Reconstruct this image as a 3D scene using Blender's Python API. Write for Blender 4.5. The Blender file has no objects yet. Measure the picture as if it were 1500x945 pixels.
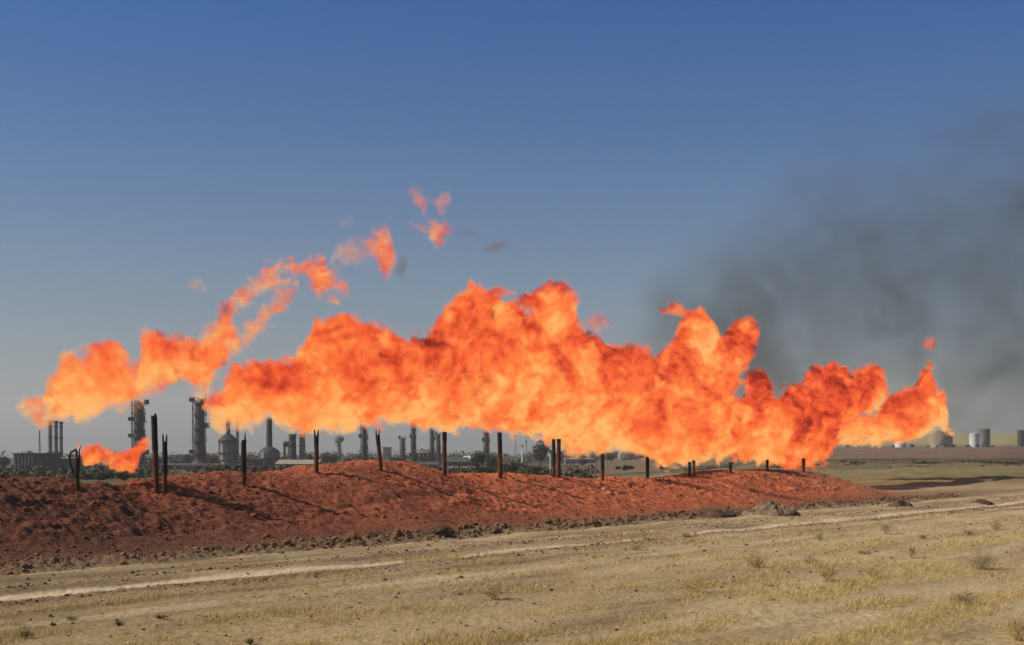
import bpy, bmesh, math, random
import numpy as np
from mathutils import Vector, Matrix

# ------------------------------------------------------------------ camera, sky, sun, exposure
scene = bpy.context.scene
COL = scene.collection
R = math.radians
F = 2083.3          # focal length in pixels of the 1500 px wide photograph
HY = 645.0          # horizon row
CH = 4.0            # camera height

cd = bpy.data.cameras.new('camera'); cam = bpy.data.objects.new('camera', cd); COL.objects.link(cam)
cam.location = (0, 0, CH); cam.rotation_euler = (R(90), 0, 0)
cd.sensor_width = 36; cd.lens = 50; cd.shift_y = (HY - 472.5) / 1500.0
cd.clip_start = 0.1; cd.clip_end = 20000
scene.camera = cam

SUN_EL, SUN_AZ = 38.0, -96.0     # azimuth clockwise from +Y: the sun stands at the left
w = bpy.data.worlds.new('World'); scene.world = w; w.use_nodes = True
wn, wl = w.node_tree.nodes, w.node_tree.links
wn.clear()
wo = wn.new('ShaderNodeOutputWorld'); bg = wn.new('ShaderNodeBackground'); sk = wn.new('ShaderNodeTexSky')
sk.sky_type = 'NISHITA'; sk.sun_disc = False
sk.sun_elevation = R(SUN_EL); sk.sun_rotation = R(SUN_AZ)
sk.altitude = 0; sk.air_density = 1.0; sk.dust_density = 1.0; sk.ozone_density = 2.0
bg.inputs['Strength'].default_value = 0.055
# dusty desert air: greyer towards the horizon, deeper blue overhead
_tc = wn.new('ShaderNodeTexCoord'); _sx = wn.new('ShaderNodeSeparateXYZ'); _rp = wn.new('ShaderNodeValToRGB'); _mu = wn.new('ShaderNodeMix'); _mu.data_type = 'RGBA'; _mu.blend_type = 'MULTIPLY'; _mu.inputs[0].default_value = 1.0
for _e, (_p, _c) in zip([_rp.color_ramp.elements[0], _rp.color_ramp.elements[1], _rp.color_ramp.elements.new(0.5), _rp.color_ramp.elements.new(0.5), _rp.color_ramp.elements.new(0.7)],
                        [(0.008, (1.08, 1.11, 1.34)), (0.6, (0.85, 0.95, 1.08)), (0.1, (0.98, 1.06, 1.25)), (0.163, (0.79, 0.99, 1.30)), (0.29, (0.33, 0.81, 1.44))]):
    _e.position = _p; _e.color = (*_c, 1)
wl.new(_tc.outputs['Generated'], _sx.inputs[0]); wl.new(_sx.outputs[2], _rp.inputs[0])
wl.new(sk.outputs[0], _mu.inputs[6]); wl.new(_rp.outputs[0], _mu.inputs[7])
wl.new(_mu.outputs[2], bg.inputs[0]); wl.new(bg.outputs[0], wo.inputs[0])

sd = bpy.data.lights.new('sun', 'SUN'); so = bpy.data.objects.new('sun', sd); COL.objects.link(so)
sd.energy = 4.9; sd.angle = R(0.9); sd.color = (1.0, 0.90, 0.74)
sun_dir = Vector((math.sin(R(SUN_AZ)) * math.cos(R(SUN_EL)), math.cos(R(SUN_AZ)) * math.cos(R(SUN_EL)), math.sin(R(SUN_EL))))
so.rotation_euler = (-sun_dir).to_track_quat('-Z', 'Y').to_euler()
so.location = (-40, 10, 60)

scene.view_settings.view_transform = 'Standard'; scene.view_settings.look = 'None'
scene.view_settings.exposure = 0.0; scene.view_settings.gamma = 1.0
scene.view_settings.use_curve_mapping = False
cy = scene.cycles
cy.max_bounces = 5; cy.diffuse_bounces = 1; cy.glossy_bounces = 2; cy.volume_bounces = 1; cy.transparent_max_bounces = 48
cy.volume_max_steps = 256

rng = random.Random(7)
nrg = np.random.default_rng(11)

# ------------------------------------------------------------------ helpers
def at(px, py, d):
    return Vector(((px - 750) / F * d, d, CH - (py - HY) / F * d))

def xat(px, d):
    return (px - 750) / F * d

_perm = np.random.default_rng(3).permutation(512)
_perm = np.concatenate([_perm, _perm, _perm])
_ga = np.random.default_rng(4).uniform(0, 2 * np.pi, 512)
_gx, _gy = np.cos(_ga), np.sin(_ga)
def perlin(x, y):
    x = np.asarray(x, float); y = np.asarray(y, float)
    xi = np.floor(x).astype(np.int64); yi = np.floor(y).astype(np.int64)
    xf = x - xi; yf = y - yi
    u = xf**3 * (xf * (xf * 6 - 15) + 10); v = yf**3 * (yf * (yf * 6 - 15) + 10)
    def g(ix, iy, dx, dy):
        h = _perm[_perm[ix & 511] + (iy & 511)] & 511
        return _gx[h] * dx + _gy[h] * dy
    a = g(xi, yi, xf, yf); b = g(xi + 1, yi, xf - 1, yf)
    c = g(xi, yi + 1, xf, yf - 1); d = g(xi + 1, yi + 1, xf - 1, yf - 1)
    return ((a + u * (b - a)) + v * ((c + u * (d - c)) - (a + u * (b - a)))) * 1.4
def fbm(x, y, o=4, g=0.5, ridged=False, billow=False):
    s = 0; a = 1.0; t = 0; f = 1.0
    for k in range(o):
        n = perlin(x * f + 17.3 * k, y * f + 9.1 * k)
        if ridged: n = 1 - 2 * np.abs(n)
        if billow: n = 2 * np.abs(n) - 0.6
        s = s + a * n; t += a; a *= g; f *= 2.03
    return s / t
def sstep(a, b, x):
    t = np.clip((np.asarray(x, float) - a) / (b - a), 0, 1); return t * t * (3 - 2 * t)

def new_tree(name):
    m = bpy.data.materials.new(name); m.use_nodes = True
    m.node_tree.nodes.clear()
    return m, m.node_tree

class NB:
    """small node builder working in shader and geometry trees alike"""
    def __init__(self, tree): self.t = tree
    def n(self, idn, **kw):
        nd = self.t.nodes.new(idn)
        for k, v in kw.items(): setattr(nd, k, v)
        return nd
    def put(self, sock, v):
        if isinstance(v, bpy.types.NodeSocket): self.t.links.new(v, sock)
        else: sock.default_value = v
    def m(self, op, a, b=None, c=None, clamp=False):
        nd = self.n('ShaderNodeMath', operation=op, use_clamp=clamp)
        self.put(nd.inputs[0], a)
        if b is not None: self.put(nd.inputs[1], b)
        if c is not None: self.put(nd.inputs[2], c)
        return nd.outputs[0]
    def v(self, op, a, b=None, scale=None):
        nd = self.n('ShaderNodeVectorMath', operation=op)
        self.put(nd.inputs[0], a)
        if b is not None: self.put(nd.inputs[1], b)
        if scale is not None: self.put(nd.inputs['Scale'], scale)
        return nd.outputs[0]
    def noise(self, vec, scale, detail=2, rough=0.5, dist=0.0):
        nd = self.n('ShaderNodeTexNoise')
        self.put(nd.inputs['Vector'], vec); nd.inputs['Scale'].default_value = scale
        nd.inputs['Detail'].default_value = detail; nd.inputs['Roughness'].default_value = rough
        nd.inputs['Distortion'].default_value = dist
        return nd
    def curve(self, x, pts):
        nd = self.n('ShaderNodeFloatCurve')
        c = nd.mapping.curves[0]
        pts = sorted(pts)
        c.points[0].location = pts[0]; c.points[1].location = pts[-1]
        for p in pts[1:-1]: c.points.new(p[0], p[1])
        for p in c.points: p.handle_type = 'AUTO_CLAMPED'
        nd.mapping.update()
        self.put(nd.inputs['Value'], x)
        return nd.outputs[0]
    def ramp(self, x, stops, interp='LINEAR'):
        nd = self.n('ShaderNodeValToRGB'); cr = nd.color_ramp; cr.interpolation = interp
        while len(cr.elements) < len(stops): cr.elements.new(0.5)
        for e, (p, c) in zip(cr.elements, stops):
            e.position = p; e.color = (*c, 1) if len(c) == 3 else c
        self.put(nd.inputs[0], x)
        return nd.outputs[0]
    def mix(self, f, a, b):
        nd = self.n('ShaderNodeMix', data_type='RGBA')
        self.put(nd.inputs[0], f)
        for s, val in ((nd.inputs[6], a), (nd.inputs[7], b)):
            if isinstance(val, bpy.types.NodeSocket): self.t.links.new(val, s)
            else: s.default_value = (*val, 1)
        return nd.outputs[2]

def mat(name, c1, c2=None, scale=1.0, rough=0.85, metal=0.0, bump=0.0, bscale=None, detail=5, stretch=None):
    """a simple weathered material: two tones mixed by noise"""
    m, t = new_tree(name); b = NB(t)
    out = b.n('ShaderNodeOutputMaterial'); p = b.n('ShaderNodeBsdfPrincipled')
    tc = b.n('ShaderNodeTexCoord').outputs['Object']
    if stretch: tc = b.v('MULTIPLY', tc, stretch)
    nz = b.noise(tc, scale, detail, 0.6)
    c2 = c2 or tuple(x * 0.7 for x in c1)
    f = b.m('MULTIPLY_ADD', nz.outputs[0], 3.0, -1.0, clamp=True)
    b.put(p.inputs['Base Color'], b.mix(f, c1, c2))
    p.inputs['Roughness'].default_value = rough; p.inputs['Metallic'].default_value = metal
    p.inputs['Specular IOR Level'].default_value = 0.2
    if bump:
        bn = b.n('ShaderNodeBump'); bn.inputs['Strength'].default_value = bump; bn.inputs['Distance'].default_value = 0.05
        nz2 = b.noise(tc, bscale or scale * 4, 4, 0.6)
        b.put(bn.inputs['Height'], nz2.outputs[0]); b.put(p.inputs['Normal'], bn.outputs[0])
    t.links.new(p.outputs[0], out.inputs[0])
    return m

def link(name, me, m, parent=None, loc=None):
    o = bpy.data.objects.new(name, me); COL.objects.link(o)
    if m is not None and not me.materials: me.materials.append(m)
    if parent is not None: o.parent = parent
    if loc is not None: o.location = loc
    return o
def tag(o, label=None, cat=None, group=None, kind=None):
    if label: o['label'] = label
    if cat: o['category'] = cat
    if group: o['group'] = group
    if kind: o['kind'] = kind
    return o
def empty(name, loc, label, cat, group=None, rz=0.0):
    o = bpy.data.objects.new(name, None); COL.objects.link(o); o.location = loc; o.rotation_euler = (0, 0, rz)
    o.empty_display_size = 0.3
    return tag(o, label, cat, group)

def np_mesh(name, V, Q):
    me = bpy.data.meshes.new(name)
    V = np.asarray(V, np.float32); Q = np.asarray(Q, np.int32)
    k = Q.shape[1]
    me.vertices.add(len(V)); me.vertices.foreach_set('co', V.ravel())
    me.loops.add(Q.size); me.loops.foreach_set('vertex_index', Q.ravel())
    me.polygons.add(len(Q)); me.polygons.foreach_set('loop_start', np.arange(0, Q.size, k, dtype=np.int32))
    me.update(calc_edges=True); me.validate()
    return me
def grid_faces(nr, nc, wrap=False):
    i = np.arange(nr - 1)[:, None] * nc; j = np.arange(nc if wrap else nc - 1)[None, :]
    j2 = (j + 1) % nc
    a = i + j; b = i + j2; c = i + nc + j2; d = i + nc + j
    return np.stack([a, b, c, d], -1).reshape(-1, 4)
def smooth(me):
    me.polygons.foreach_set('use_smooth', np.ones(len(me.polygons), bool)); return me

class MB:
    """collects simple shapes into one mesh"""
    def __init__(self): self.bm = bmesh.new()
    def box(self, x0, x1, y0, y1, z0, z1, bev=0.0):
        r = bmesh.ops.create_cube(self.bm, size=1)
        for v in r['verts']:
            v.co = Vector(((x0 + x1) / 2 + v.co.x * (x1 - x0), (y0 + y1) / 2 + v.co.y * (y1 - y0), (z0 + z1) / 2 + v.co.z * (z1 - z0)))
        if bev:
            es = list({e for v in r['verts'] for e in v.link_edges})
            bmesh.ops.bevel(self.bm, geom=es, offset=bev, segments=1, affect='EDGES')
        return self
    def lathe(self, prof, seg=16, cx=0, cy=0, capb=True, capt=True, jit=0.0):
        rings = []
        for (r, z) in prof:
            rings.append([self.bm.verts.new((cx + r * math.cos(2 * math.pi * k / seg) * (1 + rng.uniform(-jit, jit)),
                                             cy + r * math.sin(2 * math.pi * k / seg) * (1 + rng.uniform(-jit, jit)), z)) for k in range(seg)])
        for a, b in zip(rings, rings[1:]):
            for k in range(seg):
                self.bm.faces.new((a[k], a[(k + 1) % seg], b[(k + 1) % seg], b[k]))
        if capb: self.bm.faces.new(list(reversed(rings[0])))
        if capt: self.bm.faces.new(rings[-1])
        return self
    def tube(self, pts, r, seg=8, r2=None, flat=1.0):
        pts = [Vector(p) for p in pts]; rings = []
        for i, p in enumerate(pts):
            d = (pts[min(i + 1, len(pts) - 1)] - pts[max(i - 1, 0)]).normalized()
            up = Vector((0, 0, 1)) if abs(d.z) < 0.9 else Vector((1, 0, 0))
            a = d.cross(up).normalized(); b = d.cross(a).normalized()
            rr = r if r2 is None else r + (r2 - r) * i / (len(pts) - 1)
            rings.append([self.bm.verts.new(p + a * rr * math.cos(2 * math.pi * k / seg) + b * rr * flat * math.sin(2 * math.pi * k / seg)) for k in range(seg)])
        for a, b in zip(rings, rings[1:]):
            for k in range(seg): self.bm.faces.new((a[k], a[(k + 1) % seg], b[(k + 1) % seg], b[k]))
        self.bm.faces.new(list(reversed(rings[0]))); self.bm.faces.new(rings[-1])
        return self
    def build(self, name, m, parent=None, loc=None, sm=False):
        bmesh.ops.recalc_face_normals(self.bm, faces=self.bm.faces)
        me = bpy.data.meshes.new(name); self.bm.to_mesh(me); self.bm.free()
        if sm: smooth(me)
        return link(name, me, m, parent, loc)

# ------------------------------------------------------------------ terrain shape
FOOT0 = Vector((-16.2, 45.0)); FU = Vector((25.3, 30.7)).normalized(); FN = Vector((-FU.y, FU.x))   # mound foot line, its direction, and the normal that leads over the mound
def sq(x, y):
    dx = x - FOOT0.x; dy = y - FOOT0.y
    return dx * FU.x + dy * FU.y, dx * FN.x + dy * FN.y
def from_sq(s, q):
    return FOOT0.x + FU.x * s + FN.x * q, FOOT0.y + FU.y * s + FN.y * q

def ground_z(x, y, fine=True):
    x = np.asarray(x, float); y = np.asarray(y, float)
    d = np.maximum(np.hypot(x, y), 1.0)
    px = 750 + F * x / np.maximum(y, 1.0)
    px = np.where(y < 5, 750, px)
    left = 1 - sstep(820, 1150, px)
    s, q = sq(x, y)
    z = 0.25 * fbm(x / 60, y / 60, 3) * sstep(60, 160, d) * (1 - sstep(200, 400, d))
    # the plain sinks away behind the flames, towards the refinery
    dep = np.interp(d, [0, 110, 300, 450, 1000, 3000, 4000], [0, 0, -3.0, -4.6, -8.2, -29, -40])
    z = z + left * dep
    # a low rise behind the tanks
    z = z + (1 - left) * (sstep(850, 1700, d) * 11.5 * sstep(1180, 1420, px) - sstep(900, 3000, d) * 3)
    # bank in the field on the far side
    z = z + (1 - left) * 0.55 * sstep(212, 226, d + 14 * fbm(x / 35, y / 80, 3))
    # sandy shoulder of the field track
    z = z + 0.9 * np.exp(-((x - 60) / 22) ** 2 - ((y - 150) / 32) ** 2)
    far = sstep(105, 150, d) * (1 - sstep(500, 900, d))
    z = z + far * (0.32 * fbm(x / 14, y / 16, 4, 0.6) + 0.22 * fbm(x / 4, y / 5, 2, billow=True))
    near = 1 - sstep(90, 140, d)
    # wheel ruts and the ploughed rims beside the track, parallel to the mound
    wob = 0.5 * fbm(s / 9, q * 0 + 3.1, 3) + 0.04 * s * 0
    for qc, wd, amp in ((-8.2, 0.55, -0.10), (-6.9, 0.45, 0.13), (-3.4, 0.6, 0.06), (-2.2, 0.5, -0.08), (-9.4, 0.4, 0.07), (-11.5, 0.6, 0.05), (-13.6, 0.5, -0.06), (-0.9, 0.9, 0.30)):
        z = z + near * amp * np.exp(-((q - qc - wob) / wd) ** 2) * (0.6 + 0.8 * fbm(s / 3.0, q / 1.5 + qc, 2))
    z = z + near * 0.10 * fbm(x / 3.5, y / 5.0, 4)
    if fine:
        rough = 0.35 + 0.65 * sstep(-0.1, 0.35, fbm(x / 7 + 3, y / 7, 3))
        ridge = 1.7 * np.exp(-((q + 0.9) / 1.1) ** 2) + 0.7 * np.exp(-((q + 6.0) / 0.9) ** 2) + 0.4 * np.exp(-((q + 9.4) / 0.7) ** 2)
        z = z + near * (0.035 * rough * fbm(x / 0.35, y / 0.5, 3, billow=True) + 0.11 * ridge * fbm(x / 0.45, y / 0.45, 3, billow=True))
        z = z + near * 0.02 * fbm(x / 0.14, y / 0.24, 2, billow=True)
    return z

def mound_h(s, q):
    """height of the berm over the plain at (s, q)"""
    crest = np.interp(s, [-40, -6, 4.6, 6.7, 7.9, 9.1, 10.1, 11.1, 12.5, 14.2, 15.7, 18.1, 19.7, 21.0, 23.2, 24.8, 26.4, 27.4, 28.9, 30.0, 32.1, 34.4, 36.1, 39.2, 43.1, 48.1, 51.9, 54.4, 57.8, 62.3, 67.7, 70.0, 72.6, 74.8, 78.5, 89.9],
                      [2.65, 2.65, 2.65, 2.58, 2.39, 2.23, 2.2, 2.32, 2.43, 2.63, 2.66, 2.56, 2.68, 2.89, 2.92, 3.07, 3.01, 2.76, 2.43, 2.24, 2.27, 2.3, 2.12, 1.98, 1.78, 1.72, 1.73, 1.9, 2.02, 1.99, 1.85, 1.45, 0.62, 0, 0, 0])
    crest = crest * (1 + 0.04 * fbm(s / 2.5, q * 0, 4, 0.6))
    wob = 0.6 * fbm(s / 6, q * 0 + 5, 3)
    qq = q - wob * (1 - sstep(6, 10, q))
    up = sstep(-0.2, 7.6, qq) * 0.62 + 0.38 * np.clip(qq / 7.2, 0, 1)
    dn = 1 - sstep(9.0, 15.5, qq)
    return crest * np.minimum(up, 1) * dn

# ------------------------------------------------------------------ ground
def ground_material():
    m, t = new_tree('dry_ground'); b = NB(t)
    out = b.n('ShaderNodeOutputMaterial'); p = b.n('ShaderNodeBsdfPrincipled')
    P = b.n('ShaderNodeTexCoord').outputs['Object']
    sep = b.n('ShaderNodeSeparateXYZ'); b.put(sep.inputs[0], P); X, Y = sep.outputs[0], sep.outputs[1]
    dx = b.m('SUBTRACT', X, FOOT0.x); dy = b.m('SUBTRACT', Y, FOOT0.y)
    S = b.m('ADD', b.m('MULTIPLY', dx, FU.x), b.m('MULTIPLY', dy, FU.y))
    Q = b.m('ADD', b.m('MULTIPLY', dx, FN.x), b.m('MULTIPLY', dy, FN.y))
    cs = b.n('ShaderNodeCombineXYZ'); b.put(cs.inputs[0], b.m('MULTIPLY', S, 0.25)); b.put(cs.inputs[1], Q)
    SQ = cs.outputs[0]
    SQ0 = b.v('MULTIPLY', SQ, (1.6, 1.0, 1.0))
    n_big = b.noise(P, 0.09, 4, 0.55).outputs[0]; n_pat = b.noise(SQ0, 0.16, 5, 0.6).outputs[0]
    n_mid = b.noise(SQ, 0.55, 6, 0.65).outputs[0]
    n_fin = b.noise(P, 3.2, 6, 0.7).outputs[0]
    n_grn = b.noise(P, 14.0, 3, 0.6).outputs[0]
    soil = b.ramp(b.m('MULTIPLY_ADD', n_mid, 2.4, -0.7, clamp=True), [(0.0, (0.16, 0.108, 0.059)), (0.4, (0.305, 0.213, 0.110)), (0.75, (0.42, 0.304, 0.16)), (1.0, (0.54, 0.415, 0.23))])
    straw = b.ramp(b.m('MULTIPLY_ADD', n_fin, 2.0, -0.5, clamp=True), [(0.0, (0.23, 0.158, 0.060)), (0.5, (0.41, 0.29, 0.115)), (1.0, (0.54, 0.40, 0.18))])
    # dry grass covers the near field, away from the mound and its track
    gq = b.n('ShaderNodeMapRange'); gq.inputs[1].default_value = -9.0; gq.inputs[2].default_value = -14.0
    b.put(gq.inputs[0], b.m('ADD', Q, b.m('MULTIPLY_ADD', n_big, 10.0, -5.0)))
    sf = b.m('MULTIPLY', gq.outputs[0], b.m('MULTIPLY_ADD', b.noise(SQ, 0.33, 5, 0.6).outputs[0], 4.5, -1.75, clamp=True))
    soil = b.mix(b.m('MULTIPLY_ADD', n_pat, -6.0, 3.0, clamp=True), soil, b.mix(0.55, soil, (0.13, 0.085, 0.046)))
    soil = b.mix(b.m('MULTIPLY_ADD', n_pat, 6.0, -3.3, clamp=True), soil, b.mix(0.5, soil, (0.56, 0.44, 0.28)))
    col = b.mix(b.m('MULTIPLY', sf, 0.8), soil, straw)
    # darker brown towards the mound's near end, paler to the other side
    xr = b.n('ShaderNodeMapRange'); xr.inputs[1].default_value = -14; xr.inputs[2].default_value = 12; b.put(xr.inputs[0], b.m('ADD', X, b.m('MULTIPLY_ADD', n_big, 12.0, -6.0)))
    col = b.mix(b.m('MULTIPLY', b.m('SUBTRACT', 1.0, xr.outputs[0]), 0.85), col, b.mix(0.5, col, (0.12, 0.082, 0.045)))
    col = b.mix(b.m('MULTIPLY', xr.outputs[0], b.m('MULTIPLY_ADD', n_mid, 1.6, -0.5, clamp=True)), col, (0.52, 0.41, 0.255))
    # fine grains and clods
    col = b.mix(b.m('MULTIPLY_ADD', n_fin, -4.5, 2.2, clamp=True), col, b.mix(0.5, col, (0.085, 0.057, 0.032)))
    col = b.mix(b.m('MULTIPLY', b.m('MULTIPLY_ADD', n_grn, 4.0, -2.2, clamp=True), 0.35), col, (0.50, 0.40, 0.26))
    # pale dusty wheel tracks along the mound
    wob = b.m('MULTIPLY_ADD', b.noise(SQ, 0.35, 2, 0.5).outputs[0], 1.2, -0.6)
    for qc, wd, st in ((-8.1, 0.52, 1.0), (-2.9, 0.4, 0.6), (-13.2, 0.5, 0.4)):
        e = b.m('ABSOLUTE', b.m('SUBTRACT', b.m('ADD', Q, wob), qc))
        mr = b.n('ShaderNodeMapRange'); mr.inputs[1].default_value = wd; mr.inputs[2].default_value = wd * 0.35; b.put(mr.inputs[0], e)
        col = b.mix(b.m('MULTIPLY', mr.outputs[0], b.m('MULTIPLY', st, b.m('MULTIPLY_ADD', n_fin, 2.0, 0.0, clamp=True))), col, (0.58, 0.45, 0.29))
    # darker lines of turned-up soil on both sides of the wheel track
    for qc, wd in ((-6.6, 0.6), (-9.4, 0.5), (-4.6, 0.4), (-11.4, 0.4)):
        e = b.m('ABSOLUTE', b.m('SUBTRACT', b.m('ADD', Q, b.m('MULTIPLY', wob, 1.3)), qc))
        mr = b.n('ShaderNodeMapRange'); mr.inputs[1].default_value = wd; mr.inputs[2].default_value = 0.1; b.put(mr.inputs[0], e)
        col = b.mix(b.m('MULTIPLY', mr.outputs[0], b.m('MULTIPLY_ADD', n_fin, 3.6, -1.35, clamp=True)), col, (0.13, 0.085, 0.048))
    # dark churned soil next to the mound foot
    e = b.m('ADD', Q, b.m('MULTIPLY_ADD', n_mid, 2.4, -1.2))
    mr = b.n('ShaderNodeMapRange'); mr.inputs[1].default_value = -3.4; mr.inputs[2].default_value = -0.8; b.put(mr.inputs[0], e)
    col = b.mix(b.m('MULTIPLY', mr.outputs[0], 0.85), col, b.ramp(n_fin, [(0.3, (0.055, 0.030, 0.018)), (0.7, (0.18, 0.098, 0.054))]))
    # farther fields: green-brown stripes, a burnt brown strip, a yellow rise
    cs2 = b.n('ShaderNodeCombineXYZ'); b.put(cs2.inputs[0], b.m('MULTIPLY', X, 0.12)); b.put(cs2.inputs[1], Y)
    nf = b.noise(cs2.outputs[0], 0.05, 6, 0.65).outputs[0]
    Yn = b.m('MULTIPLY', Y, b.m('MULTIPLY_ADD', nf, 0.8, 0.6))
    field = b.ramp(b.m('MULTIPLY', Yn, 1 / 1600.0), [(0.0, (0.33, 0.25, 0.14)), (0.072, (0.33, 0.25, 0.14)), (0.085, (0.15, 0.120, 0.052)), (0.108, (0.19, 0.15, 0.068)), (0.122, (0.21, 0.16, 0.08)),
                                                       (0.138, (0.075, 0.062, 0.032)), (0.15, (0.18, 0.115, 0.07)), (0.22, (0.15, 0.085, 0.058)), (0.40, (0.15, 0.09, 0.062)), (0.52, (0.16, 0.12, 0.06)), (0.60, (0.33, 0.27, 0.10)), (1.0, (0.35, 0.29, 0.11))])
    field = b.mix(b.m('MULTIPLY_ADD', b.noise(cs2.outputs[0], 0.22, 6, 0.75).outputs[0], 4.5, -2.0, clamp=True), field, b.mix(0.6, field, (0.34, 0.25, 0.13)))
    field = b.mix(b.m('MULTIPLY_ADD', b.noise(cs2.outputs[0], 0.35, 6, 0.75, 0.5).outputs[0], -7.0, 3.0, clamp=True), field, b.mix(0.6, field, (0.06, 0.055, 0.025)))
    lf = b.n('ShaderNodeMapRange'); lf.inputs[1].default_value = 0.10; lf.inputs[2].default_value = 0.02; b.put(lf.inputs[0], b.m('DIVIDE', X, b.m('MAXIMUM', Y, 1.0)))
    field = b.mix(b.m('MULTIPLY', lf.outputs[0], 0.85), field, b.ramp(b.noise(cs2.outputs[0], 0.3, 5, 0.65).outputs[0], [(0.35, (0.045, 0.042, 0.022)), (0.5, (0.085, 0.082, 0.035)), (0.65, (0.15, 0.125, 0.07))]))
    fr = b.n('ShaderNodeMapRange'); fr.inputs[1].default_value = 100; fr.inputs[2].default_value = 118
    b.put(fr.inputs[0], b.m('ADD', Y, b.m('MULTIPLY_ADD', n_big, 30.0, -15.0)))
    col = b.mix(fr.outputs[0], col, field)
    b.put(p.inputs['Base Color'], col)
    p.inputs['Roughness'].default_value = 0.95; p.inputs['Specular IOR Level'].default_value = 0.1
    bn = b.n('ShaderNodeBump'); bn.inputs['Strength'].default_value = 0.7; bn.inputs['Distance'].default_value = 0.06
    b.put(bn.inputs['Height'], b.m('ADD', n_fin, b.m('MULTIPLY', n_grn, 0.4))); b.put(p.inputs['Normal'], bn.outputs[0])
    t.links.new(p.outputs[0], out.inputs[0])
    return m

def build_ground():
    a_front = np.linspace(-23, 23, 620)
    a_side = np.linspace(23, 337, 60)[1:-1]
    ang = np.radians(np.concatenate([a_front, a_side]))
    dist = np.concatenate([[0.5, 4, 9, 14], np.exp(np.linspace(math.log(18), math.log(150), 560)), np.exp(np.linspace(math.log(150), math.log(3600), 160))[1:]])
    A, D = np.meshgrid(ang, dist)
    X = D * np.sin(A); Y = D * np.cos(A)
    Z = ground_z(X, Y)
    V = np.stack([X, Y, Z], -1).reshape(-1, 3)
    Q = grid_faces(len(dist), len(ang), wrap=True)[:, ::-1]
    me = smooth(np_mesh('ground', V, Q))
    o = link('ground', me, ground_material())
    return tag(o, 'dry beige ground with wheel tracks running past the red mound', 'ground', kind='structure')
build_ground()

# ------------------------------------------------------------------ the red earth mound
def mound_material():
    m, t = new_tree('red_earth'); b = NB(t)
    out = b.n('ShaderNodeOutputMaterial'); p = b.n('ShaderNodeBsdfPrincipled')
    P = b.n('ShaderNodeTexCoord').outputs['Object']
    sep = b.n('ShaderNodeSeparateXYZ'); b.put(sep.inputs[0], P); S, Q = sep.outputs[0], sep.outputs[1]
    n1 = b.noise(P, 0.35, 5, 0.6).outputs[0]; n2 = b.noise(P, 2.4, 6, 0.7).outputs[0]; n3 = b.noise(P, 9.0, 4, 0.6).outputs[0]
    red = b.ramp(b.m('MULTIPLY_ADD', n2, 2.4, -0.7, clamp=True), [(0.0, (0.18, 0.038, 0.017)), (0.4, (0.45, 0.110, 0.045)), (0.75, (0.60, 0.180, 0.080)), (1.0, (0.70, 0.25, 0.11))])
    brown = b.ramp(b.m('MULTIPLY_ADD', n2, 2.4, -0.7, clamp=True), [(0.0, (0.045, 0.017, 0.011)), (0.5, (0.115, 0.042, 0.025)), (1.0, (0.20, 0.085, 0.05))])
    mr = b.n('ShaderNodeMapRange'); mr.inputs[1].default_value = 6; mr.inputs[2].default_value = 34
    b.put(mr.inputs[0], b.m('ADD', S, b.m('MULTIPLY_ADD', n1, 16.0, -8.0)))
    col = b.mix(mr.outputs[0], brown, red)  # browner near end, with its slope and clod shading put into the colour
    dusty = b.m('MULTIPLY_ADD', b.noise(P, 0.16, 4, 0.6).outputs[0], 5.0, -2.3, clamp=True)
    col = b.mix(b.m('MULTIPLY', dusty, 0.45), col, b.mix(0.5, col, (0.16, 0.07, 0.042)))
    # the end of the mound turns to sandy soil
    mr2 = b.n('ShaderNodeMapRange'); mr2.inputs[1].default_value = 60; mr2.inputs[2].default_value = 72
    b.put(mr2.inputs[0], b.m('ADD', S, b.m('MULTIPLY_ADD', n1, 14.0, -7.0)))
    col = b.mix(b.m('MULTIPLY', mr2.outputs[0], 0.7), col, (0.27, 0.15, 0.075))
    # brown dust at the foot
    mq = b.n('ShaderNodeMapRange'); mq.inputs[1].default_value = 2.6; mq.inputs[2].default_value = 0.2
    b.put(mq.inputs[0], b.m('ADD', Q, b.m('MULTIPLY_ADD', n1, 2.4, -1.2)))
    col = b.mix(b.m('MULTIPLY', mq.outputs[0], 0.7), col, (0.13, 0.07, 0.042))
    col = b.mix(b.m('MULTIPLY', b.m('MULTIPLY_ADD', n3, 4.0, -2.2, clamp=True), 0.3), col, (0.60, 0.25, 0.13))
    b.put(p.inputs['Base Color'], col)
    p.inputs['Roughness'].default_value = 0.95; p.inputs['Specular IOR Level'].default_value = 0.1
    bn = b.n('ShaderNodeBump'); bn.inputs['Strength'].default_value = 0.8; bn.inputs['Distance'].default_value = 0.08
    b.put(bn.inputs['Height'], b.m('ADD', n2, b.m('MULTIPLY', n3, 0.4))); b.put(p.inputs['Normal'], bn.outputs[0])
    t.links.new(p.outputs[0], out.inputs[0])
    return m

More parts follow.
